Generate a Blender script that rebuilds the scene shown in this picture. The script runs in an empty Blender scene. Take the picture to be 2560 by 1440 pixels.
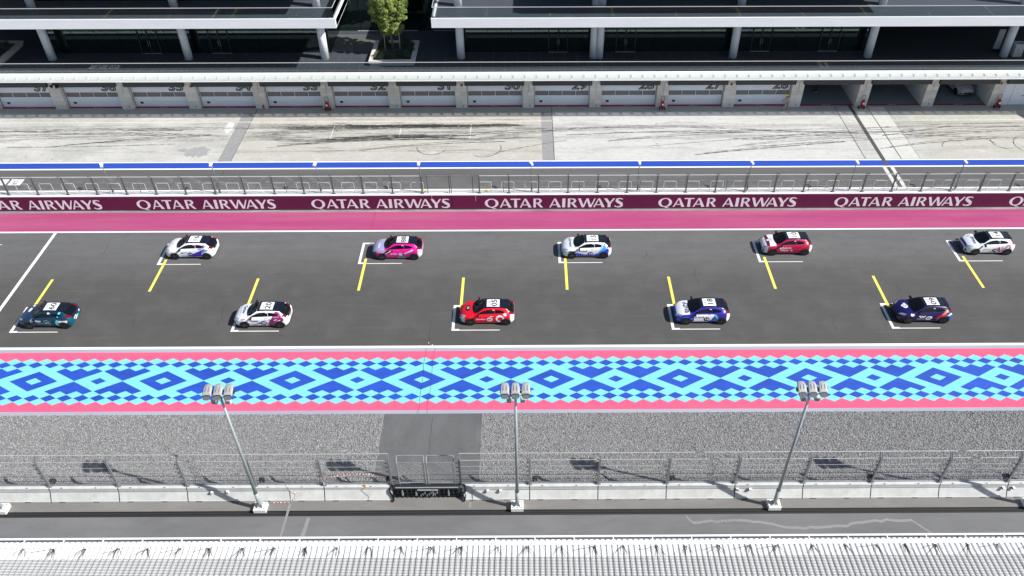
import bpy, bmesh, math, random
import numpy as np
from mathutils import Vector, Matrix
from mathutils.bvhtree import BVHTree
random.seed(7); rng = np.random.default_rng(7)
S = bpy.context.scene
COL = S.collection

# ------------------------------------------------------------------ camera, sky, sun, exposure
YAW, PITCH, ROLL, FPX, CAMH, CX = 0.00463914, 0.70739354, -0.00146461, 2041.639, 40.8019, 1322.58
fw = Vector((math.sin(YAW)*math.cos(PITCH), math.cos(YAW)*math.cos(PITCH), -math.sin(PITCH)))
rt0 = Vector((math.cos(YAW), -math.sin(YAW), 0)); up0 = rt0.cross(fw)
rt = rt0*math.cos(ROLL) + up0*math.sin(ROLL); up = -rt0*math.sin(ROLL) + up0*math.cos(ROLL)
cd = bpy.data.cameras.new('camera'); cam = bpy.data.objects.new('camera', cd); COL.objects.link(cam)
cam.matrix_world = Matrix(((rt.x, up.x, -fw.x, 0), (rt.y, up.y, -fw.y, 0), (rt.z, up.z, -fw.z, CAMH), (0, 0, 0, 1)))
cd.sensor_width = 36; cd.lens = 36*FPX/2560; cd.shift_x = -(CX-1280)/2560
cd.clip_start = 0.5; cd.clip_end = 3000
S.camera = cam
SUN = Vector((1.075, -0.307, 1.0)).normalized()
w = bpy.data.worlds.new('World'); S.world = w; w.use_nodes = True
wn = w.node_tree; bg = wn.nodes['Background']
sky = wn.nodes.new('ShaderNodeTexSky'); sky.sky_type = 'NISHITA'; sky.sun_disc = False
sky.sun_elevation = math.asin(SUN.z); sky.sun_rotation = math.atan2(SUN.x, SUN.y)
sky.air_density = 1.0; sky.dust_density = 1.0
wn.links.new(sky.outputs[0], bg.inputs[0]); bg.inputs[1].default_value = 0.078
sl = bpy.data.lights.new('sun', 'SUN'); sl.energy = 5.0; sl.angle = math.radians(0.5); sl.color = (1, .965, .91)
so = bpy.data.objects.new('sun', sl); COL.objects.link(so); so.location = (60, -20, 90)
so.rotation_euler = (-SUN).to_track_quat('-Z', 'Y').to_euler()
S.view_settings.view_transform = 'Standard'; S.view_settings.look = 'None'
S.view_settings.exposure = 0.46; S.view_settings.gamma = 1; S.view_settings.use_curve_mapping = False

# ------------------------------------------------------------------ materials
MATS = {}
def mat(name, col, rough=.6, metal=0, var=0, scale=3, stretch=(1, 1, 1), bump=0, bscale=40, spec=.5, coat=0, col2=None, detail=4, var2=0, scale2=.3):
    if name in MATS: return MATS[name]
    m = bpy.data.materials.new(name); m.use_nodes = True; nt = m.node_tree
    b = nt.nodes['Principled BSDF']; b.inputs['Roughness'].default_value = rough; b.inputs['Metallic'].default_value = metal
    b.inputs['Specular IOR Level'].default_value = spec; b.inputs['Coat Weight'].default_value = coat
    b.inputs['Coat Roughness'].default_value = .05
    c = tuple(col[:3])+(1,)
    b.inputs['Base Color'].default_value = c
    tc = None
    def coords(st):
        tc = nt.nodes.new('ShaderNodeTexCoord'); mp = nt.nodes.new('ShaderNodeMapping'); mp.inputs['Scale'].default_value = st
        nt.links.new(tc.outputs['Object'], mp.inputs[0]); return mp.outputs[0]
    if var or col2:
        n = nt.nodes.new('ShaderNodeTexNoise'); n.inputs['Scale'].default_value = scale; n.inputs['Detail'].default_value = detail; n.inputs['Roughness'].default_value = .65
        nt.links.new(coords(stretch), n.inputs['Vector'])
        r = nt.nodes.new('ShaderNodeValToRGB'); r.color_ramp.elements[0].position = .3; r.color_ramp.elements[1].position = .7
        d = col2 if col2 else tuple(min(1, x*(1+var)) for x in col)
        r.color_ramp.elements[0].color = tuple(x*(1-var) for x in col)+(1,); r.color_ramp.elements[1].color = tuple(d)+(1,)
        nt.links.new(n.outputs[0], r.inputs[0]); out = r.outputs[0]
        if var2:
            n2 = nt.nodes.new('ShaderNodeTexNoise'); n2.inputs['Scale'].default_value = scale2; n2.inputs['Detail'].default_value = 3
            nt.links.new(coords((1, 1, 1)), n2.inputs['Vector'])
            mr = nt.nodes.new('ShaderNodeMapRange'); mr.inputs[1].default_value = .3; mr.inputs[2].default_value = .7
            mr.inputs[3].default_value = 1-var2; mr.inputs[4].default_value = 1+var2
            nt.links.new(n2.outputs[0], mr.inputs[0])
            vm = nt.nodes.new('ShaderNodeVectorMath'); vm.operation = 'SCALE'
            nt.links.new(out, vm.inputs[0]); nt.links.new(mr.outputs[0], vm.inputs['Scale']); out = vm.outputs[0]
        nt.links.new(out, b.inputs['Base Color'])
    if bump:
        n = nt.nodes.new('ShaderNodeTexNoise'); n.inputs['Scale'].default_value = bscale; n.inputs['Detail'].default_value = 3
        nt.links.new(coords((1, 1, 1)), n.inputs['Vector'])
        bp = nt.nodes.new('ShaderNodeBump'); bp.inputs['Strength'].default_value = bump; bp.inputs['Distance'].default_value = .03
        nt.links.new(n.outputs[0], bp.inputs['Height']); nt.links.new(bp.outputs[0], b.inputs['Normal'])
    MATS[name] = m; return m

class N:
    """tiny node helper"""
    def __init__(s, nt): s.nt = nt; s.tc = nt.nodes.new('ShaderNodeTexCoord')
    def sep(s):
        n = s.nt.nodes.new('ShaderNodeSeparateXYZ'); s.nt.links.new(s.tc.outputs['Object'], n.inputs[0]); return n.outputs
    def noise(s, scale, st=(1, 1, 1), det=4, rough=.6, off=(0, 0, 0)):
        mp = s.nt.nodes.new('ShaderNodeMapping'); mp.inputs['Scale'].default_value = st; mp.inputs['Location'].default_value = off
        s.nt.links.new(s.tc.outputs['Object'], mp.inputs[0])
        n = s.nt.nodes.new('ShaderNodeTexNoise'); n.inputs['Scale'].default_value = scale; n.inputs['Detail'].default_value = det; n.inputs['Roughness'].default_value = rough
        s.nt.links.new(mp.outputs[0], n.inputs['Vector']); return n.outputs[0]
    def rng(s, v, a, b, c=0, d=1, smooth=False):
        n = s.nt.nodes.new('ShaderNodeMapRange'); n.interpolation_type = 'SMOOTHSTEP' if smooth else 'LINEAR'
        for i, x in enumerate((a, b, c, d)): n.inputs[i+1].default_value = x
        s.nt.links.new(v, n.inputs[0]); return n.outputs[0]
    def m(s, op, a, b=None):
        n = s.nt.nodes.new('ShaderNodeMath'); n.operation = op
        for i, x in enumerate((a, b)):
            if x is None: continue
            if isinstance(x, (int, float)): n.inputs[i].default_value = x
            else: s.nt.links.new(x, n.inputs[i])
        return n.outputs[0]
    def mix(s, f, a, b):
        n = s.nt.nodes.new('ShaderNodeMix'); n.data_type = 'RGBA'
        for k, x in ((0, f), (6, a), (7, b)):
            if isinstance(x, (int, float)): n.inputs[k].default_value = x
            elif isinstance(x, tuple): n.inputs[k].default_value = x+(1,)
            else: s.nt.links.new(x, n.inputs[k])
        return n.outputs[2]
    def bump(s, h, st, dist=.02):
        n = s.nt.nodes.new('ShaderNodeBump'); n.inputs['Strength'].default_value = st; n.inputs['Distance'].default_value = dist
        s.nt.links.new(h, n.inputs['Height']); return n.outputs[0]

def newmat(name, rough=.8, spec=.3):
    m = bpy.data.materials.new(name); m.use_nodes = True; b = m.node_tree.nodes['Principled BSDF']
    b.inputs['Roughness'].default_value = rough; b.inputs['Specular IOR Level'].default_value = spec
    MATS[name] = m; return m, m.node_tree, b, N(m.node_tree)

def mat_track():
    m, nt, b, n = newmat('track_asphalt', .85, .2); x, y, z = n.sep()
    wob = n.m('MULTIPLY', n.m('SUBTRACT', n.noise(.35, (.12, 1, 1), 3), .5), 3.0)
    lane = n.rng(n.m('ADD', y, wob), 47.0, 53.5, 0, 1, True)
    c = n.mix(lane, (.074, .073, .071), (.125, .126, .127))
    # rubbered wheel tracks, along the driving direction
    st = n.noise(1.2, (.09, 1.2, 1), 6, .85)
    c = n.mix(n.m('MULTIPLY', n.rng(st, .45, .7), .35), c, (.05, .05, .05))
    st2 = n.noise(1.8, (.05, 1.8, 1), 6, .8, (3, 9, 0))
    c = n.mix(n.m('MULTIPLY', n.rng(st2, .55, .75), .22), c, (.19, .19, .19))
    c = n.mix(n.m('MULTIPLY', n.rng(n.noise(.5, (1, 1, 1), 3, .5, (5, 5, 0)), .45, .75), .18), c, (.17, .17, .165))
    c = n.mix(n.m('MULTIPLY', n.rng(n.noise(26, (1, 1, 1), 2, .8), .3, .75), .16), c, (.2, .2, .2))
    c = n.mix(n.m('MULTIPLY', n.rng(n.noise(1.3, (.7, 1, 1), 6, .8, (15, 35, 0)), .5, .72), .28), c, (.055, .055, .055))
    c = n.mix(n.m('MULTIPLY', n.rng(n.noise(2.6, (.6, 1, 1), 5, .8, (45, 5, 0)), .6, .74), .25), c, (.2, .2, .2))
    nt.links.new(c, b.inputs['Base Color'])
    nt.links.new(n.bump(n.noise(60, det=2), .35, .01), b.inputs['Normal'])
    return m

def mat_apron():
    m, nt, b, n = newmat('apron_concrete', .85, .25); x, y, z = n.sep()
    big = n.noise(.22, (1, 1, 1), 4, .6)
    c = n.mix(n.rng(big, .35, .65), (.40, .40, .38), (.53, .528, .51))
    # yellowish centre slab and right slab, whiter slab between
    xm = n.m('MULTIPLY', n.rng(x, -28.2, -27.7), n.rng(x, 1.6, 1.7, 1, 0))
    yel = n.m('MAXIMUM', xm, n.rng(n.m('SUBTRACT', x, n.m('MULTIPLY', n.m('SUBTRACT', 76, y), -.12)), 39.5, 39.8))
    c = n.mix(n.m('MULTIPLY', yel, n.rng(n.noise(.5, (1, 1, 1), 4), .2, .6, .35, .95)), c, (.45, .436, .39))
    wm = n.m('MULTIPLY', n.rng(x, 2.7, 2.8), n.rng(x, 31.9, 32.1, 1, 0))
    c = n.mix(n.m('MULTIPLY', wm, .7), c, (.54, .545, .545))
    # blotches and stains
    c = n.mix(n.m('MULTIPLY', n.rng(n.noise(.9, (.6, 1.2, 1), 6, .75, (4, 2, 0)), .52, .74), .6), c, (.31, .305, .285))
    c = n.mix(n.m('MULTIPLY', n.rng(n.noise(1.6, (.5, 1, 1), 5, .7, (14, 22, 0)), .58, .72), .6), c, (.7, .7, .68))
    c = n.mix(n.rng(n.noise(1.9, (1, 1, 1), 3, .5, (7, 1, 3)), .735, .76), c, (.16, .155, .15))
    # smeared tyre rubber bands along the pit lane, strongest in the middle slab
    def band(yc, hw, lo, k, off):
        d = n.m('ABSOLUTE', n.m('SUBTRACT', n.m('ADD', y, n.m('MULTIPLY', n.m('SUBTRACT', n.noise(.12, (1, 1, 1), 2, .5, off), .5), 3)), yc))
        f = n.rng(d, 0, hw, 1, 0, True)
        s = n.noise(1.3, (.09, 2.0, 1), 5, .85, off)
        brk = n.rng(n.noise(3.0, (.5, 3.5, 1), 5, .85, off), .36, .52)
        return n.m('MULTIPLY', n.m('MULTIPLY', n.rng(n.m('MULTIPLY', n.m('POWER', f, .5), s), lo-.02, lo+.05), brk), k)
    xs = n.m('ADD', .4, n.m('MULTIPLY', n.m('MULTIPLY', n.rng(x, -30, -22, 0, 1, True), n.rng(x, -3, 3, 1, 0, True)), .6))
    for yc, hw, lo, k, off in ((72.7, 1.5, .44, 1.0, (1, 3, 0)), (70.3, 1.5, .45, 1.0, (8, 13, 0)), (71.5, 3.5, .50, .8, (38, 23, 0)), (68.2, 2.0, .50, .7, (18, 33, 0)), (74.2, 1.0, .52, .5, (28, 3, 0))):
        c = n.mix(n.m('MULTIPLY', band(yc, hw, lo, k, off), xs), c, (.075, .075, .075))
    c = n.mix(n.m('MULTIPLY', n.rng(n.noise(2.4, (.08, 2.0, 1), 6, .85, (30, 0, 0)), .55, .68), .5), c, (.2, .2, .19))
    c = n.mix(n.m('MULTIPLY', n.rng(n.noise(5.5, (.45, 1, 1), 3, .6, (3, 8, 0)), .66, .72), .6), c, (.14, .14, .135))
    c = n.mix(n.m('MULTIPLY', n.rng(n.noise(4.5, (.35, 1.4, 1), 5, .8, (13, 3, 0)), .45, .68), .28), c, (.28, .28, .255))
    c = n.mix(n.m('MULTIPLY', n.rng(n.noise(3.6, (.7, 1, 1), 5, .8, (63, 3, 0)), .56, .66), .45), c, (.68, .68, .66))
    c = n.mix(n.m('MULTIPLY', n.rng(n.noise(9, (1, 1, 1), 3, .7), .55, .8), .25), c, (.36, .355, .34))
    # overhang shadow next to the garages, darkened into the concrete colour
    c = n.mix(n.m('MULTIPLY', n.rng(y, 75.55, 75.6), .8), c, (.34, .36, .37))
    nt.links.new(c, b.inputs['Base Color'])
    return m

def mat_dirty(name, base, dark, scale=1.0, st=(.3, 1, 1), amt=.6, fine=.2, light=None):
    m, nt, b, n = newmat(name, .85, .25)
    c = n.mix(n.m('MULTIPLY', n.rng(n.noise(scale, st, 6, .7), .4, .72), amt), base, dark)
    if light: c = n.mix(n.m('MULTIPLY', n.rng(n.noise(scale*.6, st, 5, .7, (9, 4, 0)), .5, .75), amt*.8), c, light)
    c = n.mix(n.m('MULTIPLY', n.rng(n.noise(22, det=2), .35, .75), fine), c, dark)
    nt.links.new(c, b.inputs['Base Color']); nt.links.new(n.bump(n.noise(50, det=2), .3, .01), b.inputs['Normal'])
    return m

def mat_glass(name, tint, refl, rough=.02):
    m = bpy.data.materials.new(name); m.use_nodes = True; nt = m.node_tree; nt.nodes.clear()
    o = nt.nodes.new('ShaderNodeOutputMaterial'); t = nt.nodes.new('ShaderNodeBsdfTransparent'); g = nt.nodes.new('ShaderNodeBsdfGlossy')
    t.inputs[0].default_value = tint+(1,); g.inputs['Roughness'].default_value = rough
    f = nt.nodes.new('ShaderNodeFresnel'); f.inputs[0].default_value = 1.45
    a = nt.nodes.new('ShaderNodeMath'); a.operation = 'ADD'; a.inputs[1].default_value = refl; nt.links.new(f.outputs[0], a.inputs[0])
    mx = nt.nodes.new('ShaderNodeMixShader'); nt.links.new(a.outputs[0], mx.inputs[0]); nt.links.new(t.outputs[0], mx.inputs[1]); nt.links.new(g.outputs[0], mx.inputs[2])
    nt.links.new(mx.outputs[0], o.inputs[0]); MATS[name] = m; return m

def mat_frost():
    m = bpy.data.materials.new('frosted_canopy_glass'); m.use_nodes = True; nt = m.node_tree; nt.nodes.clear()
    o = nt.nodes.new('ShaderNodeOutputMaterial'); t = nt.nodes.new('ShaderNodeBsdfTransparent'); d = nt.nodes.new('ShaderNodeBsdfPrincipled')
    t.inputs[0].default_value = (.95, 1, .99, 1); d.inputs['Base Color'].default_value = (.8, .85, .83, 1); d.inputs['Roughness'].default_value = .15
    tl = nt.nodes.new('ShaderNodeBsdfTranslucent'); tl.inputs[0].default_value = (.95, .98, .97, 1)
    m0 = nt.nodes.new('ShaderNodeMixShader'); m0.inputs[0].default_value = .55; nt.links.new(tl.outputs[0], m0.inputs[1]); nt.links.new(d.outputs[0], m0.inputs[2])
    mx = nt.nodes.new('ShaderNodeMixShader'); mx.inputs[0].default_value = .75
    nt.links.new(t.outputs[0], mx.inputs[1]); nt.links.new(m0.outputs[0], mx.inputs[2]); nt.links.new(mx.outputs[0], o.inputs[0]); return m

def mat_leaf(name, c1, c2):
    m = bpy.data.materials.new(name); m.use_nodes = True; nt = m.node_tree; b = nt.nodes['Principled BSDF']
    b.inputs['Roughness'].default_value = .55; n = N(nt)
    nt.links.new(n.mix(n.rng(n.noise(2.5, det=3), .35, .65), c1, c2), b.inputs['Base Color'])
    b.inputs['Subsurface Weight'].default_value = 0
    return m

WHITE = mat('white_paint', (.80, .81, .83), .45, var=.03, scale=1.5)
WHITEF = mat('white_fascia', (.80, .82, .85), .5, var=.035, scale=1.2, stretch=(.5, 1, 2.5))
LINE = mat('line_paint', (.80, .80, .79), .7, var=.06, scale=2.5)
LINEOLD = mat('worn_line_paint', (.60, .60, .565), .8, var=.3, scale=3)
YEL = mat('yellow_line', (.76, .70, .12), .7, var=.06, scale=4)
CONC = mat('pale_concrete', (.54, .55, .545), .85, var=.09, scale=2.2, var2=.06, scale2=.6, bump=.2)
CONCG = mat('grey_concrete', (.36, .365, .355), .9, var=.12, scale=2.2, bump=.2)
GALV = mat('galvanised_steel', (.42, .45, .47), .45, .6, var=.15, scale=4)
GALVD = mat('dark_galvanised_steel', (.16, .17, .19), .5, .5, var=.1, scale=4)
BLACK = mat('black_steel', (.018, .019, .02), .5)
BLACKP = mat('black_plastic', (.012, .012, .013), .4)
RUBBER = mat('tyre_rubber', (.010, .010, .010), .85)
REDP = mat('red_paint', (.42, .010, .018), .35)
FLOOR = mat('deck_tiles', (.055, .066, .080), .55, var=.12, scale=3, spec=.4)
DARKG = mat('dark_facade_glass', (.002, .004, .004), .03, spec=.5); DARKG.node_tree.nodes['Principled BSDF'].inputs['IOR'].default_value = 2.1; DARKG.node_tree.nodes['Principled BSDF'].inputs['Specular Tint'].default_value = (.75, .95, .88, 1)
FRAME = mat('dark_window_frame', (.012, .015, .017), .4)
RAILG = mat_glass('railing_glass', (.80, .86, .87), .0)
FROST = mat_frost()
STONES = [mat('limestone_block_%s' % n, c, .8, var=.07, scale=3, stretch=(.4, 1, 3)) for n, c in (('pale', (.66, .63, .585)), ('warm', (.61, .565, .51)), ('grey', (.62, .60, .57)), ('light', (.70, .675, .63)))]
ROOFW = mat('white_roof_sheet', (.72, .73, .72), .55, var=.06, scale=2, stretch=(1, .3, 1))

# ------------------------------------------------------------------ mesh builder and tagging
class MB:
    def __init__(s): s.v = []; s.f = []; s.mi = []
    def add(s, vs, fs, mi=0):
        o = len(s.v); s.v += [tuple(v) for v in vs]; s.f += [tuple(i+o for i in f) for f in fs]; s.mi += [mi]*len(fs); return s
    def box(s, x0, x1, y0, y1, z0, z1, mi=0):
        return s.add([(x0, y0, z0), (x1, y0, z0), (x1, y1, z0), (x0, y1, z0), (x0, y0, z1), (x1, y0, z1), (x1, y1, z1), (x0, y1, z1)],
                     [(0, 3, 2, 1), (4, 5, 6, 7), (0, 1, 5, 4), (1, 2, 6, 5), (2, 3, 7, 6), (3, 0, 4, 7)], mi)
    def tube(s, p0, p1, r, n=8, r1=None, mi=0, cap=True):
        p0 = Vector(p0); p1 = Vector(p1); r1 = r if r1 is None else r1
        d = (p1-p0).normalized(); a = d.orthogonal().normalized(); b = d.cross(a)
        vs = []
        for k in range(n):
            t = 2*math.pi*k/n; e = a*math.cos(t)+b*math.sin(t); vs += [p0+e*r, p1+e*r1]
        fs = [(2*k, 2*((k+1) % n), 2*((k+1) % n)+1, 2*k+1) for k in range(n)]
        if cap: fs += [tuple(2*k for k in range(n))[::-1], tuple(2*k+1 for k in range(n))]
        return s.add(vs, fs, mi)
    def path(s, pts, r, n=6, mi=0):
        for a, b in zip(pts, pts[1:]): s.tube(a, b, r, n, mi=mi)
        return s
    def quad(s, x0, x1, y0, y1, z, mi=0): return s.add([(x0, y0, z), (x1, y0, z), (x1, y1, z), (x0, y1, z)], [(0, 1, 2, 3)], mi)
    def poly(s, pts, mi=0): return s.add(pts, [tuple(range(len(pts)))], mi)
    def extr(s, prof, x0, x1, mi=0):
        """prof: (y,z) points, extruded along x"""
        n = len(prof); vs = [(x0, y, z) for y, z in prof]+[(x1, y, z) for y, z in prof]
        return s.add(vs, [(i, (i+1) % n, (i+1) % n+n, i+n) for i in range(n)]+[tuple(range(n))[::-1], tuple(range(n, 2*n))], mi)
    def mesh(s, name, mats, smooth=False, loc=None):
        me = bpy.data.meshes.new(name)
        v = s.v if loc is None else [(a-loc[0], b-loc[1], c-loc[2]) for a, b, c in s.v]
        me.from_pydata(v, [], s.f)
        for m in (mats if isinstance(mats, (list, tuple)) else [mats]): me.materials.append(m)
        me.polygons.foreach_set('material_index', s.mi)
        if smooth: me.polygons.foreach_set('use_smooth', [True]*len(s.f))
        me.update(); return me
    def build(s, name, mats, parent=None, smooth=False, label=None, cat=None, group=None, kind=None, fix=False):
        loc = None
        if parent is not None:
            loc = Vector((0, 0, 0)); p = parent
            while p: loc = loc+p.location; p = p.parent
        me = s.mesh(name, mats, smooth, loc)
        if fix: fixn(me)
        return link(name, me, parent, label=label, cat=cat, group=group, kind=kind)
def fixn(me):
    bm = bmesh.new(); bm.from_mesh(me); bmesh.ops.recalc_face_normals(bm, faces=bm.faces); bm.to_mesh(me); bm.free()
def tag(o, label=None, cat=None, group=None, kind=None):
    if label: o['label'] = label
    if cat: o['category'] = cat
    if group: o['group'] = group
    if kind: o['kind'] = kind
    return o
def link(name, me, parent=None, loc=(0, 0, 0), rz=0, **k):
    o = bpy.data.objects.new(name, me); COL.objects.link(o); o.location = loc; o.rotation_euler = (0, 0, rz)
    if parent is not None: o.parent = parent
    return tag(o, **k)
def thing(name, loc, label, cat, group=None, rz=0): return link(name, None, None, loc, rz, label=label, cat=cat, group=group)
ORD = ['first', 'second', 'third', 'fourth', 'fifth', 'sixth', 'seventh', 'eighth', 'ninth', 'tenth', 'eleventh', 'twelfth', 'thirteenth', 'fourteenth', 'fifteenth', 'sixteenth', 'seventeenth', 'eighteenth', 'nineteenth', 'twentieth']
def text_mesh(txt, size=1.0, offset=0, align='LEFT', sx=1.0, res=3):
    cu = bpy.data.curves.new('t', 'FONT'); cu.body = txt; cu.size = size; cu.offset = offset; cu.align_x = align; cu.resolution_u = res
    o = bpy.data.objects.new('t', cu); COL.objects.link(o)
    dg = bpy.context.evaluated_depsgraph_get(); dg.update()
    me = bpy.data.meshes.new_from_object(o.evaluated_get(dg)); bpy.data.objects.remove(o); bpy.data.curves.remove(cu)
    for v in me.vertices: v.co.x *= sx
    return me
def map_mesh(me, fn):
    for v in me.vertices: v.co = fn(v.co)
    me.update(); return me
def setm(me, m): me.materials.clear(); me.materials.append(m); return me

XL, XR = -170, 170
# ------------------------------------------------------------------ ground strips
def strip(name, y0, y1, z, m, x0=XL, x1=XR):
    return MB().quad(x0, x1, y0, y1, z).build(name, m, kind='structure')
MB().quad(-900, 900, -700, 1100, -.25).build('ground', mat('sandy_ground', (.42, .38, .32), .95, var=.15, scale=.2), kind='structure')
ROADM = mat_dirty('service_road_asphalt', (.165, .167, .172), (.115, .116, .12), .5, (.35, 1, 1), .7, .2, (.225, .225, .23))
strip('service_road', 8, 27.45, 0, ROADM)
strip('service_pavement', 27.83, 29.3, 0, mat_dirty('pavement_asphalt', (.20, .195, .19), (.14, .136, .13), .8, (.4, 1, 1), .65, .22, (.26, .25, .235)))
ch = MB(); ch.box(XL, XR, 27.45, 27.83, -.2, -.07)
ch.build('drain_channel', mat('drain_black', (.02, .021, .022), .8, var=.3, scale=8), kind='structure')
g = MB()
for y in (27.47, 27.635, 27.80): g.box(XL, XR, y, y+.014, -.07, -.008)
g.build('drain_grating', mat('grating_steel', (.055, .055, .055), .6, .3), kind='structure')
strip('runoff_edge_strip', 35.17, 35.46, .0, mat_dirty('lilac_edge_paint', (.34, .37, .43), (.28, .27, .36), .7, (.2, 1, 1), .6, .1))
strip('track_edge_strip', 40.93, 41.24, .0, MATS['lilac_edge_paint'])
strip('race_track', 41.24, 55.26, 0, mat_track())
PINK = mat_dirty('pink_runoff_paint', (.78, .105, .205), (.62, .10, .17), .9, (.15, 1.2, 1), .5, .12, (.8, .15, .25))
MAG = mat_dirty('magenta_runoff_paint', (.34, .050, .150), (.40, .13, .22), .45, (.10, 1.2, 1), .85, .12, (.42, .055, .19))
strip('painted_runoff', 35.46, 40.93, 0, PINK)
strip('magenta_runoff', 55.26, 57.93, 0, MAG)
strip('wall_foot_strip', 57.93, 58.4, 0, mat_dirty('wall_foot_concrete', (.30, .28, .28), (.11, .10, .11), 1.2, (.3, 2, 1), .9, .2, (.5, .42, .44)))
strip('pit_wall_walkway', 58.4, 61.27, 0, mat_dirty('walkway_concrete', (.44, .45, .44), (.36, .365, .36), .8, (.4, 1, 1), .6, .1))
strip('pit_lane', 61.27, 66.2, 0, mat_dirty('pit_lane_asphalt', (.115, .115, .115), (.085, .085, .085), .5, (.1, 1, 1), .7, .15, (.15, .15, .15)))
strip('pit_apron', 66.2, 76.98, 0, mat_apron())
strip('garage_floor', 76.98, 90, .004, mat('garage_floor_paint', (.16, .20, .24), .25, var=.08, scale=.7), x0=-62, x1=62)
strip('far_ground', 90, 300, -.02, MATS['sandy_ground'])
# painted lines
def lines(name, rects, m, z=.004):
    b = MB()
    for x0, x1, y0, y1 in rects: b.quad(x0, x1, y0, y1, z)
    return b.build(name, m, kind='structure')
lines('track_edge_line', [(XL, XR, 41.24, 41.47), (XL, XR, 55.07, 55.26)], LINE)
lines('pit_lane_line', [(XL, XR, 61.22, 61.42), (XL, XR, 64.81, 65.02), (XL, XR, 65.99, 66.16)], LINE)
lines('pit_lane_blue_band', [(XL, XR, 65.02, 65.99)], mat_dirty('blue_lane_paint', (.024, .075, .42), (.016, .052, .32), .5, (.15, 1, 1), .6, .08))
lines('start_line', [(-39.42, -39.17, 41.47, 55.07)], LINE)
gl = []; yl = []
for k in range(-1, 7):
    for X0, Y0, ya, yb in ((-37.43+16*k, 43.0, 45.32, 49.0), (-29.40+16*k, 50.76, 47.5, 51.42)):
        gl += [(X0, X0+.2, Y0+.17, Y0+2.77-.17), (X0, X0+.56, Y0, Y0+.17), (X0, X0+.56, Y0+2.60, Y0+2.77),
               (X0+.56, X0+3.5, Y0+.01, Y0+.08), (X0+.56, X0+2.4, Y0+2.69, Y0+2.76)]
        yl.append((X0+.44, X0+.65, ya, yb))
lines('grid_box_lines', gl, LINE)
lines('grid_yellow_bars', yl, YEL, .008)
# concrete apron joints and old lane lines
JD = mat('apron_joint', (.07, .07, .07), .9)
JG = mat('apron_grey_slab', (.27, .27, .275), .85, var=.1, scale=2)
MB().quad(-28.95, -27.72, 66.2, 75.58, .004).quad(1.6, 2.68, 66.2, 75.58, .004).build('apron_grey_slab_strip', JG, kind='structure')
jb = MB()
for x, wd in ((-27.7, .05), (2.72, .06), (32.05, .06), (35.42, .07), (37.2, .03)): jb.quad(x-wd/2, x+wd/2, 66.2, 76.5, .008)
jb.quad(33.52, 33.84, 61.45, 64.80, .008).quad(33.50, 33.86, 65.0, 76.7, .010)
jb.build('apron_joint_line', JD, kind='structure')
MB().quad(33.15, 33.5, 61.45, 64.80, .008).quad(33.86, 34.2, 61.45, 64.80, .008).build('drain_side_line', LINEOLD, kind='structure')
MB().quad(33.88, 35.36, 66.2, 76.4, .005).quad(35.46, 37.2, 66.2, 76.4, .0045).build('apron_pale_slab', mat('pale_slab', (.52, .52, .50), .85, var=.07, scale=1.5), kind='structure')
ol = [(-60, 2.7, 73.60, 73.72), (39.0, 60, 73.48, 73.59)]
for x in (-19.16, -12.45, -5.5): ol += [(x, x+.11, 70.25, 73.05)]
ol += [(-19.1, -10, 72.97, 73.07), (-12.4, -6, 72.95, 73.05), (-19.1, -14.2, 70.2, 70.3), (-12.3, -7.5, 70.2, 70.3), (-21, -16, 69.5, 69.6)]
lines('old_pit_box_lines', ol, LINEOLD, .012)
# red sill band with words in front of each garage
RB = mat('red_sill_paint', (.33, .012, .03), .7, var=.12, scale=2)
MB().quad(-62, 48.0, 76.66, 76.97, .010).build('red_sill_band', RB, kind='structure')
# tyre marks as thin rubber films
def mat_skid():
    m = bpy.data.materials.new('tyre_mark_film'); m.use_nodes = True; nt = m.node_tree; b = nt.nodes['Principled BSDF']
    b.inputs['Base Color'].default_value = (.05, .05, .05, 1); b.inputs['Roughness'].default_value = .85
    n = N(nt); nt.links.new(n.m('MULTIPLY', n.rng(n.noise(1.4, (1, 5, 1), 5, .8), .40, .58), .85), b.inputs['Alpha']); return m
SK = mat_skid(); sk = MB()
def skid(pts, wd, z=.014):
    for (xa, ya), (xb, yb) in zip(pts, pts[1:]): sk.add([(xa, ya, z), (xb, yb, z), (xb, yb+wd, z), (xa, ya+wd, z)], [(0, 1, 2, 3)])
def curve(x0, x1, y0, y1, bow, n=14):
    return [(x0+(x1-x0)*i/n, y0+(y1-y0)*i/n+bow*math.sin(math.pi*i/n)) for i in range(n+1)]
for a in ((-27, -8, 71.2, 72.9, .3), (-26, -3, 71.0, 73.0, .2), (-20, 3, 70.1, 71.8, -.3), (-9, 20, 70.9, 72.2, .7), (-4, 14, 70.4, 72.0, .5), (-25, -12, 68.6, 70.4, .1), (-24, -14, 68.9, 70.2, .1),
          (2, 24, 71.6, 71.5, .8), (4, 30, 70.8, 71.2, .5), (8, 22, 69.6, 71.2, .2), (16, 31, 67.0, 69.3, .1), (-52, -34, 71.8, 72.0, .2), (-55, -30, 70.5, 70.9, .3), (-50, -34, 68.9, 69.4, -.2),
          (36, 50, 72.1, 72.9, .2), (37, 52, 70.6, 71.4, .2), (34, 46, 68.0, 69.9, .2), (20, 33, 68.5, 70.2, .2), (-16, -2, 68.0, 69.6, .3), (-4, 4, 67.0, 69.8, .2), (-40, -27, 71.9, 72.3, .1)):
    skid(curve(*a), random.uniform(.07, .16)); 
    if random.random() < .5: skid(curve(a[0]+1, a[1]-1, a[2]+.32, a[3]+.3, a[4]), .08, .016)
for i_ in range(11): skid(curve(-24+random.uniform(0, 8), -7+random.uniform(-5, 7), 72.6+random.uniform(-.35, .35), 72.75+random.uniform(-.3, .3), random.uniform(-.25, .3)), random.uniform(.08, .26), .0135+.0002*i_)
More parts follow.
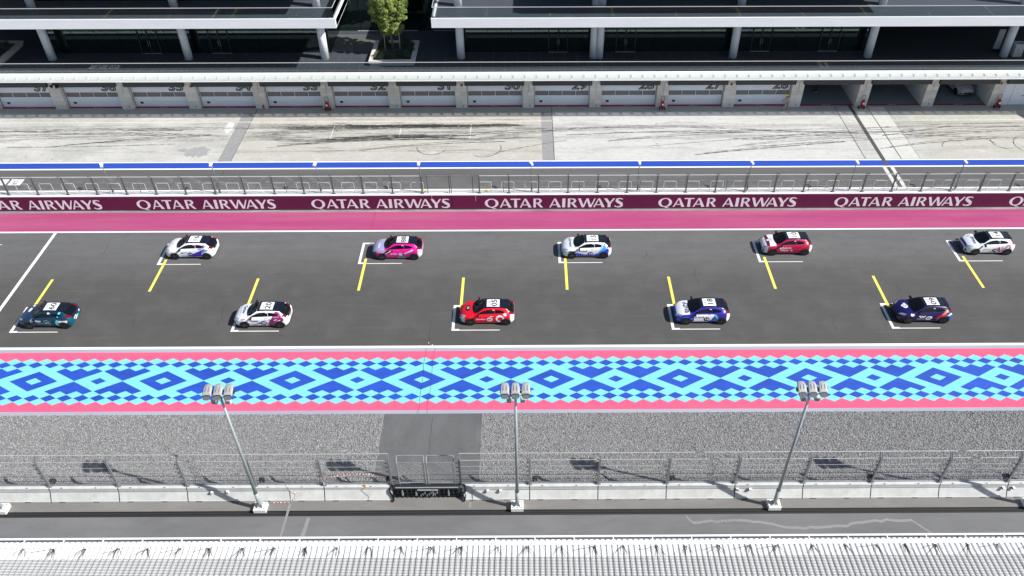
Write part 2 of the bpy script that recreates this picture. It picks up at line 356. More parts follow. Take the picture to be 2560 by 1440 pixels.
for i_ in range(10): skid(curve(-21+random.uniform(0, 6), -7+random.uniform(-3, 6), 70.2+random.uniform(-.35, .3), 70.5+random.uniform(-.4, .5), random.uniform(-.2, .2)), random.uniform(.08, .24), .0165+.0002*i_)
for i_ in range(9): skid(curve(-58+random.uniform(0, 18), -34+random.uniform(-5, 5), random.uniform(68.5, 72.6), random.uniform(68.5, 72.6)*.3+71*.7, random.uniform(-.2, .2)), random.uniform(.05, .12), .019+.0002*i_)
for i_ in range(12): skid(curve(random.uniform(3, 36), random.uniform(25, 52), random.uniform(68, 72.6), random.uniform(69.5, 72.5), random.uniform(-.3, .4)), random.uniform(.05, .14), .022+.0002*i_)
def blob(x, y, rx, ry, n=26):
    return [(x+rx*math.cos(2*math.pi*i/n)*random.uniform(.65, 1.1), y+ry*math.sin(2*math.pi*i/n)*random.uniform(.6, 1.1), .0045) for i in range(n)]
MB().poly(blob(-31.4, 67.9, 1.5, 1.0)).poly([(a, b, .005) for a, b, c in blob(-32.9, 68.3, .6, .35)]).build('apron_dark_stain', mat('dark_stain', (.31, .31, .31), .9, var=.12, scale=3), kind='structure')
MB().poly([(a, b, .0055) for a, b, c in blob(-29.6, 72.6, .55, 1.2)]).build('apron_pale_stain', mat('pale_stain', (.62, .62, .61), .9, var=.05, scale=3), kind='structure')
for cx, cy, r, a0, a1 in ((44, 68.5, 1.6, .2, 2.4), (46.5, 69.2, 1.3, 2.5, 4.9), (49, 68.6, 1.8, 1.9, 3.9), (-9, 68.7, 1.5, 3.2, 6.0), (-4, 68.5, 1.7, 4.2, 6.6), (41.5, 68.2, 1.4, 1.0, 3.0)):
    pts = [(cx+r*math.cos(a0+(a1-a0)*i/16), cy+r*math.sin(a0+(a1-a0)*i/16)) for i in range(17)]
    for (xa, ya), (xb, yb) in zip(pts, pts[1:]):
        d = Vector((cx-xa, cy-ya)).normalized()*.1; e = Vector((cx-xb, cy-yb)).normalized()*.1
        sk.add([(xa, ya, .015), (xb, yb, .015), (xb+e.x, yb+e.y, .015), (xa+d.x, ya+d.y, .015)], [(0, 1, 2, 3)])
sk.build('tyre_marks', SK, kind='structure')
# service-road marks
PALE = mat('pale_dried_water', (.235, .235, .235), .9, var=.1, scale=5)
wm = MB(); px = 0
def trail(pts, wd, z):
    for (xa, ya), (xb, yb) in zip(pts, pts[1:]): wm.add([(xa, ya-wd/2, z), (xb, yb-wd/2, z), (xb, yb+wd/2, z), (xa, ya+wd/2, z)], [(0, 1, 2, 3)])
pts = [(9.2, 27.3)]+[(9.2+i*.35, 26.75+.25*math.sin(i*.23)+random.uniform(-.08, .08)) for i in range(1, 38)]+[(22.8, 26.3), (23.2, 25.9)]
trail(pts, .17, .004)
wm.add([(-14.05, 25.9, .004), (-13.93, 25.9, .004), (-13.85, 28.3, .004), (-14.0, 28.3, .004)], [(0, 1, 2, 3)])
wm.add([(-12.9, 25.95, .004), (-12.65, 25.95, .004), (-12.55, 27.35, .004), (-12.75, 27.35, .004)], [(0, 1, 2, 3)])
wm.quad(-3.4, -3.28, 27.95, 28.35, .004)
wm.build('dried_water_trail', PALE, kind='structure')
tm = MB()
for (x0, y0, x1, y1, n) in ((1.2, 26.1, 5.6, 27.25, 26), (9.4-4.6, 26.3, 9.5, 27.1, 0), (7.5, 26.25, 12.2, 27.2, 26), (-28, 26.4, -24.3, 26.0, 20), (-24.6, 26.9, -21.2, 26.2, 18)):
    for i in range(n):
        x = x0+(x1-x0)*i/n; y = y0+(y1-y0)*i/n
        for s in (-1, 1): tm.add([(x, y, .006), (x+.05, y, .006), (x+.13, y+s*.13, .006), (x+.08, y+s*.13, .006)], [(0, 1, 2, 3)])
tm.build('tractor_tyre_print', mat('faint_print', (.155, .155, .16), .9), kind='structure')

# runoff pattern
CY = mat_dirty('cyan_pattern_paint', (.20, .60, .64), (.17, .48, .50), 1.1, (.2, 1.2, 1), .5, .18, (.25, .66, .68))
BL = mat('blue_pattern_paint', (.013, .066, .42), .75, var=.16, scale=1.4, stretch=(.3, 1, 1), var2=.1, scale2=.3)
U = 8.785/16; Hh = 2.145/7; YC = 38.185; X0 = -7.105; cy = MB(); bl = MB()
Z1, Z2, Z3 = .004, .008, .012
def P(u, v, x0, z): return (x0+u*U, YC+v*Hh, z)
for k in range(-7, 8):
    x0 = X0+k*8.785
    for e in range(0, 16, 2):
        cy.poly([P(e-1, -6, x0, Z1), P(e, -7, x0, Z1), P(e+1, -6, x0, Z1), P(e+1, 6, x0, Z1), P(e, 7, x0, Z1), P(e-1, 6, x0, Z1)])
        for s in (-1, 1):
            g = .96; c = (e+1, 5*s)
            bl.poly([P(c[0]-g, c[1], x0, Z2), P(c[0], c[1]-g, x0, Z2), P(c[0]+g, c[1], x0, Z2), P(c[0], c[1]+g, x0, Z2)])
    # ring diamond
    a, b = 2.97, 1.0
    for q in range(4):
        dr = [(-1, 0), (0, -1), (1, 0), (0, 1)]; p, r = dr[q], dr[(q+1) % 4]
        bl.poly([P(p[0]*a, p[1]*a, x0, Z2), P(r[0]*a, r[1]*a, x0, Z2), P(r[0]*b, r[1]*b, x0, Z2), P(p[0]*b, p[1]*b, x0, Z2)])
    bl.poly([P(7.03, 0, x0, Z2), P(8, -.97, x0, Z2), P(8.97, 0, x0, Z2), P(8, .97, x0, Z2)])
    for c in (5, 11):
        for s in (-1, 1):
            for L in ([(0, .08), (2.93, 2.99), (-2.93, 2.99)], [(-2.93, 2.99), (-1.01, 2.99), (-1.97, 3.93)], [(-.99, 2.99), (.99, 2.99), (0, 3.95)], [(1.01, 2.99), (2.93, 2.99), (1.97, 3.93)]):
                pts = [P(c+u, v*s, x0, Z2) for u, v in L]; bl.poly(pts if s > 0 else pts[::-1])
ck = MB()
def crack(pts, wd, z):
    for (xa, ya), (xb, yb) in zip(pts, pts[1:]): ck.add([(xa, ya, z), (xa+wd, ya, z), (xb+wd, yb, z), (xb, yb, z)], [(0, 1, 2, 3)])
def jag(x, y0, y1, n=14, a=.05): return [(x+random.uniform(-a, a), y0+(y1-y0)*i/n) for i in range(n+1)]
for x, y0, y1, wd, z in ((-7.1, 35.2, 41.2, .02, .0135), (-6.5, 35.2, 41.2, .016, .0135), (-7.0, 41.5, 44.0, .03, .0045), (-6.1, 31, 34.8, .02, .0045), (-27.9, 62, 64.6, .05, .0045), (-13, 55.3, 57.9, .02, .0045)):
    crack(jag(x, y0, y1), wd, z)
for x in np.arange(-36, 40, 7.3): y_ = 42+random.random()*11; crack(jag(x+random.uniform(-2, 2), y_, y_+random.uniform(.5, 2.4), 8, .12), .03, .0045)
ck.build('paving_cracks', mat('crack_dark', (.035, .035, .035), .9), kind='structure')
MB().quad(-6.72, -6.66, 41.48, 41.58, .0046).quad(-6.99, -6.94, 41.7, 41.8, .0046).build('paint_dab', LINE, kind='structure')
cy.build('runoff_cyan_pattern', CY, kind='structure'); bl.build('runoff_blue_pattern', BL, kind='structure')

# ------------------------------------------------------------------ gravel
MB().quad(XL, -9.27, 29.3, 35.17, 0).quad(-2.9, XR, 29.3, 35.17, 0).build('gravel_bed', mat('gravel_grit', (.215, .216, .22), .95, var=.5, scale=15, bump=1, bscale=22), kind='structure')
MB().poly([(-9.27, 29.3, 0), (-2.9, 29.3, 0), (-2.9, 35.17, 0), (-9.27, 35.17, 0)]).build('crossing_path', mat_dirty('path_asphalt', (.13, .133, .136), (.085, .088, .09), .55, (1, .5, 1), .8, .2, (.185, .19, .19)), kind='structure')
def stones(n, x0, x1, y0, y1, name):
    o = np.array([(1, 0, 0), (-1, 0, 0), (0, 1, 0), (0, -1, 0), (0, 0, 1), (0, 0, -1)], float)
    fs = np.array([(0, 2, 4), (2, 1, 4), (1, 3, 4), (3, 0, 4), (2, 0, 5), (1, 2, 5), (3, 1, 5), (0, 3, 5)])
    c = np.column_stack([rng.uniform(x0, x1, n), rng.uniform(y0, y1, n), np.full(n, .012)])
    ok = ~((c[:, 0] > -9.32+.12*np.sin(c[:, 1]*3)) & (c[:, 0] < -2.86+.1*np.sin(c[:, 1]*2.3))); c = c[ok]; n = len(c)
    sz = rng.uniform(.018, .05, (n, 1, 1))*rng.uniform(.6, 1.2, (n, 1, 3)); sz[:, :, 2] *= .8
    a = rng.uniform(0, 6.28, n); ca, sa = np.cos(a), np.sin(a)
    v = o[None]*sz+rng.normal(0, .008, (n, 6, 3))
    v = np.stack([v[..., 0]*ca[:, None]-v[..., 1]*sa[:, None], v[..., 0]*sa[:, None]+v[..., 1]*ca[:, None], v[..., 2]], -1)+c[:, None]
    me = bpy.data.meshes.new(name); nv = n*6; nf = n*8
    me.vertices.add(nv); me.vertices.foreach_set('co', v.reshape(-1))
    idx = (fs[None]+(np.arange(n)*6)[:, None, None]).reshape(-1)
    me.loops.add(nf*3); me.loops.foreach_set('vertex_index', idx)
    me.polygons.add(nf); me.polygons.foreach_set('loop_start', np.arange(nf)*3)
    mi = np.repeat(rng.integers(0, 4, n), 8); me.polygons.foreach_set('material_index', mi)
    for nm, c_ in (('a', (.34, .34, .34)), ('b', (.24, .24, .245)), ('c', (.14, .14, .145)), ('d', (.43, .43, .43))): me.materials.append(mat('gravel_stone_'+nm, c_, .9))
    me.update(); me.validate()
    return link(name, me, kind='stuff', label='loose grey gravel stones between the barrier and the painted runoff', cat='gravel')
stones(125000, -38, 38, 29.1, 35.17, 'gravel_stones')
# stones spilled over the crossing path edges stay in the bed

# ------------------------------------------------------------------ near concrete barrier
PROF = [(28.48, 0), (28.48, .09), (28.51, .11), (28.80, .62), (28.81, .66), (28.82, .86), (29.08, .86), (29.09, .6), (29.30, .12), (29.31, 0)]
PROFL = [(y-28.48, z) for y, z in PROF]
def barrier_mesh(L):
    b = MB(); b.extr(PROFL, -L/2+.02, L/2-.02); me = b.mesh('barrier_block', CONC); fixn(me); return me
BM_ = barrier_mesh(4.02); HK = MB()
for x in (0,): HK.path([(x, .38, .86), (x, .38, .90), (x+.05, .36, .92), (x+.09, .37, .89)], .014, 5)
HKM = HK.mesh('lifting_hook', BLACK); SL = MB().box(0, .35, -.006, .03, .0, .05); SLM = SL.mesh('fork_slot', BLACK)
SEAM = MB().extr([(y-.004 if i < 6 else y, z) for i, (y, z) in enumerate(PROFL)], -.025, .025).mesh('joint_seal', BLACKP); fixn(SEAM)
bx = []
xs = [(.15+4.02*i+2.01, 'right', i) for i in range(9)]+[(-11.85-4.02*i-2.01+4.02-.05, 'left', i) for i in range(9)]
for x, side, i in xs:
    lab = 'pale concrete barrier block, %s %s of the black steel gate' % (ORD[i] if side == 'left' else ORD[i+1], side)
    t = thing('concrete_barrier', (x, 28.48, 0), lab, 'barrier', 'concrete barrier blocks along the service road')
    link('block', BM_, t); [(link('lifting_hook', HKM, t, loc=(a, 0, 0)), link('fork_slot', SLM, t, loc=(a-.25, 0, 0))) for a in (-1.3, .7)]; link('joint_seal', SEAM, t, loc=(2.01, 0, 0))
t = thing('concrete_barrier', (-1.83, 28.48, 0), 'pale concrete barrier block, first right of the black steel gate', 'barrier', 'concrete barrier blocks along the service road')
link('block', barrier_mesh(3.96), t); [(link('lifting_hook', HKM, t, loc=(a, 0, 0)), link('fork_slot', SLM, t, loc=(a-.25, 0, 0))) for a in (-1.3, .7)]; link('joint_seal', SEAM, t, loc=(1.98, 0, 0))
# conduit along the barrier with small white lamps
def conduit(xa, xb, label, drops):
    c = MB(); y = 28.775; pts = [(xa, y, .64), (xb, y, .64)]
    c.path(pts, .016, 5)
    for x in drops: c.path([(x, y, .64), (x, y-.05, .56), (x, 28.50, .1), (x+.02, 28.44, .03)], .02, 6)
    o = c.build('cable_conduit', GALV, label=label, cat='conduit')
conduit(-31, -13.9, 'thin grey cable conduit fixed along the barrier left of the gate', [-13.9])
conduit(-3.2, 31, 'thin grey cable conduit fixed along the barrier right of the gate', [-3.2])
for i, (x, l) in enumerate([(-18.45, 'left one of the barrier pair behind the left mast'), (-17.55, 'right one of the barrier pair behind the left mast'), (-2.3, 'left one of the barrier pair beside the middle mast'), (-1.55, 'right one of the barrier pair beside the middle mast'),
                            (12.35, 'left one of the barrier pair beside the right mast'), (13.1, 'right one of the barrier pair beside the right mast'), (28.0, 'left one of the pair at the right end of the barriers'), (28.6, 'right one of the pair at the right end of the barriers')]):
    t = thing('barrier_lamp', (x, 28.72, .62), 'small white lamp '+l, 'lamp', 'small lamps on the barrier')
    MB().box(x-.07, x+.07, 28.60, 28.76, .58, .70).build('housing', WHITE, t); MB().box(x-.09, x-.072, 28.62, 28.75, .59, .69).build('bracket', BLACK, t)

# ------------------------------------------------------------------ near catch fence
def fence_post(bendz, tipy, tipz, y0, z0, w_=.07):
    p = MB(); p.box(-w_/2, w_/2, -.05, .05, 0, bendz-z0)
    dy, dz = tipy-y0, tipz-bendz; L = math.hypot(dy, dz); ny, nz = -dz/L*.05, dy/L*.05
    for s in (-1, 1):
        a = s*w_/2-.012*s
        p.add([(a-.012, ny*-1, bendz-z0+nz*-1), (a+.012, ny*-1, bendz-z0+nz*-1), (a+.012, ny, bendz-z0+nz), (a-.012, ny, bendz-z0+nz),
               (a-.012, dy-ny, dz+bendz-z0-nz), (a+.012, dy-ny, dz+bendz-z0-nz), (a+.012, dy+ny, dz+bendz-z0+nz), (a-.012, dy+ny, dz+bendz-z0+nz)],
              [(0, 1, 2, 3), (4, 7, 6, 5), (0, 4, 5, 1), (1, 5, 6, 2), (2, 6, 7, 3), (3, 7, 4, 0)])
    p.box(-.15, .15, -.09, .09, -.0, .03)
    return p
def chain(b, x0, x1, f, s0, s1, pitch, r):
    """diagonal wires on a surface f(s)->(y,z) between s0 and s1"""
    L = s1-s0; n = int((x1-x0+L)/pitch)
    for sgn in (1, -1):
        for i in range(n):
            xs_ = x0-L+i*pitch if sgn > 0 else x0+i*pitch
            a0 = xs_ if sgn > 0 else xs_; 
            # param: x = a0 + sgn*s
            sa, sb = 0, L
            if sgn > 0: sa = max(sa, x0-a0); sb = min(sb, x1-a0)
            else: sa = max(sa, a0-x1); sb = min(sb, a0-x0)
            if sb-sa < .05: continue
            cuts = sorted({sa, sb, *[c for c in (f.bend-s0,) if sa < c < sb]})
            for u, v in zip(cuts, cuts[1:]):
                p, q = f(s0+u), f(s0+v); b.tube((a0+sgn*u, *p), (a0+sgn*v, *q), r, 3, cap=False)
class Surf:
    def __init__(s, y0, z0, bz, ty, tz): s.y0, s.z0, s.bz, s.ty, s.tz = y0, z0, bz, ty, tz; s.bend = bz-z0; s.len = s.bend+math.hypot(ty-y0, tz-bz)
    def __call__(s, t):
        if t <= s.bend: return (s.y0, s.z0+t)
        k = (t-s.bend)/(s.len-s.bend); return (s.y0+(s.ty-s.y0)*k, s.bz+(s.tz-s.bz)*k)
NF = Surf(28.99, .87, 3.08, 29.24, 3.40)
MESHW = mat('chain_link_wire', (.16, .165, .17), .6)
WIRE = mat('fence_wire', (.52, .54, .55), .5, .2)
def catch_fence(posts, label):
    t = thing('catch_fence', ((posts[0]+posts[-1])/2, NF.y0, NF.z0), label, 'fence', 'catch fence runs on the concrete barrier')
    pm = fence_post(NF.bz, NF.ty, NF.tz, NF.y0, NF.z0, .12); me = pm.mesh('post', [mat('post_steel', (.27, .29, .31), .45, .4)]); fixn(me)
    for x in posts:
        link('post', me, t, loc=(x-t.location.x, 0, 0))
    x0, x1 = posts[0], posts[-1]
    for s_, r in ((.08, .04), (.72, .009), (1.2, .009), (1.62, .012), (2.19, .02), (NF.len-.02, .02)):
        y, z = NF(s_); MB().tube((x0, y+.05, z), (x1, y+.05, z), r, 6).build('cable', WIRE if s_ > .3 else GALV, t)
    b = MB(); chain(b, x0, x1, NF, .05, NF.len-.02, .085, .0013)
    b.build('wire_mesh', MESHW, t, kind='stuff')
    br = MB()
    for x in posts:
        for z in (1.7, 2.1, 2.5, 2.9): br.box(x-.2, x-.03, 28.95, 28.98, z, z+.025)
    br.build('cable_clamp', BLACK, t, kind='stuff')
catch_fence([-7.93-3.97-4.02*i for i in range(6, -1, -1)]+[-7.93], 'grey steel catch fence on the barrier left of the black gate')
catch_fence([-3.88]+[.15+4.02*i for i in range(9)], 'grey steel catch fence on the barrier right of the black gate')
for x, l in ((-27.7, 'near the left edge, on the fence foot'), (-15.5, 'behind the left floodlight mast'), (-8.1, 'beside the black gate'), (.45, 'right of the middle floodlight mast'), (8.5, 'between the middle and right floodlight masts'), (20.1, 'right of the right floodlight mast'), (28.1, 'near the right edge, on the fence foot')):
    t = thing('fence_speaker', (x, 29.0, 1.1), 'small black box speaker '+l, 'speaker', 'black boxes on the catch fence')
    MB().box(x-.14, x+.14, 29.0, 29.2, 1.12, 1.42).build('cabinet', BLACK, t); MB().tube((x, 29.0, 1.25), (x, 28.93, 1.25), .04, 6).build('bracket', GALVD, t)
# gate
t = thing('barrier_gate', (-5.8, 28.75, 0), 'black steel double gate with fence panels closing the barrier gap', 'gate')
for xa, xb in ((-7.45, -5.9), (-5.75, -4.2)):
    p = MB(); y = 28.93
    for x in (xa, xb): p.path([(x, y, .95), (x, y, 3.02), (x, y+.25, 3.34)], .04, 6)
    p.path([(xa, y+.25, 3.34), (xb, y+.25, 3.34)], .03, 6); p.path([(xa, y, 3.02), (xb, y, 3.02)], .02, 6); p.path([(xa, y, 1.15), (xb, y, 1.15)], .03, 6)
    p.build('fence_panel_frame', GALV, t)
    q = MB(); chain(q, xa, xb, Surf(y, 1.05, 3.02, y+.25, 3.34), .05, 2.3, .09, .0014); q.build('wire_mesh', WIRE, t, kind='stuff')
l = MB()
for z in (.12, .42, .72, .98): l.box(-7.75, -3.95, 28.72, 28.92, z-.06, z+.06)
for i in range(14): x = -7.6+i*.27; l.box(x, x+.05, 28.66, 28.74, .05, .95)
l.build('gate_beam', BLACK, t)
MB().path([(-7.7, 28.72, .95), (-4.0, 28.72, .95)], .05, 8).build('top_rail', GALV, t)
for x in (-7.3, -6.5, -5.5, -4.6): MB().box(x-.05, x+.05, 28.60, 28.7, .3, .5).box(x-.03, x+.03, 28.58, 28.7, .5, .75).build('hinge_bolt', GALV, t)
lk = MB()
for i in range(9): x = -6.25+i*.12; lk.box(x, x+.05, 28.58, 28.66, .25+(i % 3)*.12, .42+(i % 3)*.12)
lk.path([(-6.4, 28.6, .86), (-5.2, 28.6, .86)], .05, 6).build('latch_gear', GALV, t)
for x, sd, i in ((-7.9, 'left', 0), (-3.72, 'right', 1)):
    c = MB(); s = -1 if i == 0 else 1
    c.path([(x, 28.95, .95), (x-.18*s*-1, 28.72, .7), (x-.05, 28.6, .45), (x+.05, 28.46, .2), (x, 28.38, .05)], .045, 7)
    c.path([(x+.1, 28.8, 1.1), (x+.05, 28.58, .8), (x+.12, 28.5, .4), (x+.05, 28.38, .05)], .03, 6)
    c.build('cable_bundle', BLACKP, label='thick black cable bundle hanging down the %s barrier end of the gate gap' % sd, cat='cable')
# red and white tape
TR = mat('red_tape', (.62, .06, .09), .5); TW = mat('white_tape', (.8, .78, .78), .5)
def tape(pts, label, wd=.05):
    b = MB(); k = 0
    for (a, c) in zip(pts, pts[1:]):
        a = Vector(a); c = Vector(c); n = max(2, int((c-a).length/.09))
        for i in range(n):
            p = a.lerp(c, i/n); q = a.lerp(c, (i+1)/n); j = Vector((random.uniform(-.02, .02), random.uniform(-.02, .02), 0))
            b.add([p+j, q, q+Vector((0, .02, wd)), p+j+Vector((0, .02, wd))], [(0, 1, 2, 3)], k % 2); k += 1
    b.build('barrier_tape', [TR, TW], label=label, cat='tape')
tape([(-11.9, 29.05, 1.45), (-10.6, 29.1, 1.62), (-9.2, 29.1, 1.72), (-8.9, 29.08, 1.45), (-8.1, 29.02, 1.3)], 'red and white tape strung along the fence left of the gate', .09)
tape([(-11.95, 28.86, 1.8), (-11.85, 28.9, 1.0)], 'red and white tape knotted round the fence post left of the gate')
tape([(-14.2, 28.95, .92), (-14.0, 28.80, .88), (-13.5, 28.62, .5), (-13.6, 28.5, .25), (-13.9, 28.42, .03)], 'red and white tape dangling over the barrier right of the left mast', .04)
tape([(-15.0, 28.35, .02), (-14.6, 28.33, .05), (-14.3, 28.36, .03), (-13.95, 28.33, .03)], 'red and white tape lying on the ground at the barrier foot', .05)
tape([(-16.0, 27.75, .02), (-15.7, 27.72, .06), (-15.5, 27.78, .03)], 'scrap of red and white tape at the left mast footing', .05)
b = MB(); b.box(-9.53, -9.45, 28.86, 28.94, .86, 1.0).box(-9.5, -9.42, 28.82, 28.86, .86, .92)
b.build('orange_clamp', mat('orange_plastic', (.75, .32, .05), .5), label='small orange clamp on the barrier top left of the gate', cat='clamp')
b = MB(); b.path([(-9.5, 28.80, .86), (-9.75, 28.78, .62), (-9.3, 28.58, .3), (-9.35, 28.45, .05)], .008, 4)
b.build('loose_wire', BLACK, label='thin loose wire hanging below the orange clamp', cat='wire')

# ------------------------------------------------------------------ floodlight masts
def mast(x, label):
    y = 27.97; t = thing('floodlight_mast', (x, y, 0), label, 'floodlight', 'floodlight masts along the service road')
    MB().box(x-.36, x+.36, y-.30, y+.30, 0, .28).build('footing', mat('white_footing', (.74, .74, .72), .7, var=.06, scale=4), t)
    g_ = MB()
    for a in range(4):
        dx, dy = math.cos(a*math.pi/2+.78)*.24, math.sin(a*math.pi/2+.78)*.24
        g_.add([(x, y, .30), (x+dx, y+dy, .30), (x, y, .75)], [(0, 1, 2)]).add([(x+.02, y, .30), (x+dx+.02, y+dy, .30), (x+.02, y, .75)], [(2, 1, 0)])
    g_.build('gusset', GALV, t)
    bl_ = MB()
    for ax in (-.25, 0, .25):
        for ay in (-.2, .2): bl_.tube((x+ax, y+ay, .28), (x+ax, y+ay, .33), .022, 6)
    bl_.build('anchor_bolt', GALVD, t)
    MB().tube((x, y, .28), (x, y, 1.6), .115, 14).tube((x, y, 1.6), (x, y, 9.95), .098, 14, .062).build('pole', mat('mast_paint', (.40, .46, .47), .45, .3, var=.08, scale=2), t, smooth=True)
    MB().tube((x, y, 1.55), (x, y, 1.62), .125, 14).tube((x, y, 9.6), (x, y, 10.0), .085, 12).build('collar', GALVD, t)
    MB().box(x-.72, x+.72, y-.05, y+.05, 9.93, 10.03).build('crossarm', BLACK, t)
    for i in (-1, 0, 1):
        X = x+i*.53; h = MB()
        # rounded floodlight head tilted forward, lens towards the camera side and down
        n_ = 9; rings = []
        for j, (yy, zz, sw, sh) in enumerate([(-.33, 10.02, .98, 1.0), (-.24, 10.10, 1.06, 1.05), (.06, 10.22, 1.05, .95), (.28, 10.25, .86, .75), (.38, 10.22, .5, .45)]):
            ring = []
            for q in range(12):
                a = 2*math.pi*q/12; cx_ = math.copysign(abs(math.cos(a))**.55, math.cos(a)); cz_ = math.copysign(abs(math.sin(a))**.55, math.sin(a))
                ring.append((X+.215*sw*cx_, y+yy+.10*cz_*(1-j/5), zz+.095*sh*cz_))
            rings.append(ring)
        vs = [v for r_ in rings for v in r_]; fs = []
        for j in range(4):
            for q in range(12): fs.append((j*12+q, j*12+(q+1) % 12, (j+1)*12+(q+1) % 12, (j+1)*12+q))
        fs += [tuple(range(48, 60))]
        h.add(vs, fs); hd = h.build('lamp_head', mat('lamp_head_grey', (.36, .365, .37), .5, var=.06, scale=3), t, smooth=True, fix=True)
        MB().add([(v[0]+(X-v[0])*.02, v[1]+.012, v[2]) for v in rings[0]], [tuple(range(12))]).build('lens_rim', BLACK, hd)
        MB().add([(X+(v[0]-X)*.80, v[1]-.005+(0), 10.02+(v[2]-10.02)*.75) for v in rings[0]], [tuple(range(12))]).build('lens', mat('lamp_lens', (.12, .13, .14), .08, spec=.8), hd)
        rb = MB()
        for dx in (-.08, .08): rb.add([(X+dx-.012, y-.14, 10.235), (X+dx+.012, y-.14, 10.235), (X+dx+.012, y+.14, 10.325), (X+dx-.012, y+.14, 10.325)], [(0, 1, 2, 3)])
        rb.build('cooling_rib', GALVD, hd)
        [MB().box(X+a, X+a+.015, y-.08, y+.1, 9.98, 10.2).build('yoke', BLACK, t) for a in (-.25, .235)]
    for i in (-.32, .38):
        X = x+i; bb = MB().box(X-.13, X+.13, y-.20, y+.02, 9.36, 9.64); o = bb.build('ballast_box', mat('ballast_white', (.62, .61, .55), .5), t)
        vb = MB()
        for q in range(4): vb.box(X-.10+q*.055, X-.078+q*.055, y-.21, y-.202, 9.40, 9.60)
        vb.build('vent', GALVD, o)
    c = MB(); c.path([(x-.1, y, 9.9), (x-.28, y, 9.75), (x-.25, y, 9.5), (x-.08, y, 9.45)], .018, 5); c.build('cable_loop', BLACKP, t)
mast(-15.53, 'left floodlight mast with three grey heads, nearest the dangling red tape')
mast(-.57, 'middle floodlight mast with three grey heads, right of the black gate')
mast(14.42, 'right floodlight mast with three grey heads beside the service road')
mast(-30.6, 'floodlight mast at the left picture edge, only its white footing in view')
mast(29.4, 'floodlight mast past the right picture edge, seen by its long shadow')

# ------------------------------------------------------------------ foreground roof
t = thing('grandstand_roof', (0, 18, 0), 'white corrugated grandstand roof with dark net along the bottom edge', 'roof')
def rz_(y): return 8+(20.7-y)*.06
b = MB(); prof = []
n = 230; p = .25
for i in range(n):
    x = -28.75+i*p; prof += [(x, 0), (x+.075, 0), (x+.09, .065), (x+.235, .065), (x+.25, 0)]
vs = []; fs = []
for x, h in prof: vs += [(x, 20.74, rz_(20.74)+h), (x, 16.0, rz_(16.0)+h)]
for i in range(len(prof)-1):
    if prof[i+1][0] > prof[i][0]: fs.append((2*i, 2*i+2, 2*i+3, 2*i+1))
b.add(vs, fs); b.build('roof_sheet', ROOFW, t)
MB().extr([(20.43, rz_(20.5)+.06), (20.63, rz_(20.5)+.06), (20.63, rz_(20.5)+.12), (20.43, rz_(20.5)+.12)], -29, 29).build('edge_beam', WHITE, t, fix=True)
MB().tube((-29, 20.88, 8.08), (29, 20.88, 8.08), .05, 8).build('gutter_rail', WHITE, t)
for x in range(-16, 17):
    X = x*1.78+.35; MB().box(X-.02, X+.02, 20.6, 20.88, 8.02, 8.07).build('rail_bracket', WHITE, t)
MB().box(-29, 29, 20.9, 20.95, 5.0, 7.9).build('front_wall', mat('stand_wall', (.6, .6, .6), .8), t)
MB().box(-29, 29, 8, 20.9, 7.55, 7.62).build('underlay', mat('roof_underlay', (.45, .45, .45), .8), t)
nb = MB()
for i in range(48):
    y = 19.80-i*.078; z = rz_(y)+.10; nb.box(-29, 29, y-.013, y+.013, z-.035, z-.028)
for i in range(465): x = -29+i*.125; nb.add([(x, 19.8, rz_(19.8)+.075), (x+.008, 19.8, rz_(19.8)+.075), (x+.008, 16.05, rz_(16.05)+.075), (x, 16.05, rz_(16.05)+.075)], [(0, 1, 2, 3)])
nb.build('shade_net', mat('net_grey', (.13, .13, .135), .8), t, kind='stuff')
# wind-blown cable ties and dirt streaks fanning out below the edge beam
sb = MB()
DIRT = mat('dirt_streak', (.045, .045, .04), .95)
for k in range(-17, 18):
    cxk = k*1.42+random.uniform(-.15, .15); yk = 20.4
    for q in range(random.randint(9, 15)):
        a = random.uniform(-1.05, .72); L = random.uniform(.35, .66); x, y = cxk+random.uniform(-.07, .07), yk-random.uniform(0, .05); wd = random.uniform(.007, .019)
        for s_ in range(6):
            x2 = x+math.tan(a)*L/6+random.uniform(-.03, .03); y2 = max(19.82, y-L/6)
            sb.add([(x-wd, y, rz_(y)+.0655), (x+wd, y, rz_(y)+.0655), (x2+wd*.8, y2, rz_(y2)+.0655), (x2-wd*.8, y2, rz_(y2)+.0655)], [(0, 1, 2, 3)]); x, y = x2, y2; wd *= .9
    if random.random() < .55:
        x = cxk; y = 20.38
        for s_ in range(7):
            x2 = x-random.uniform(.08, .16); y2 = y-random.uniform(.01, .06)
            sb.add([(x, y-.02, rz_(y)+.066), (x, y+.01, rz_(y)+.066), (x2, y2+.008, rz_(y2)+.066), (x2, y2-.012, rz_(y2)+.066)], [(0, 1, 2, 3)]); x, y = x2, y2
sb.build('dirt_streaks', DIRT, t, kind='stuff')

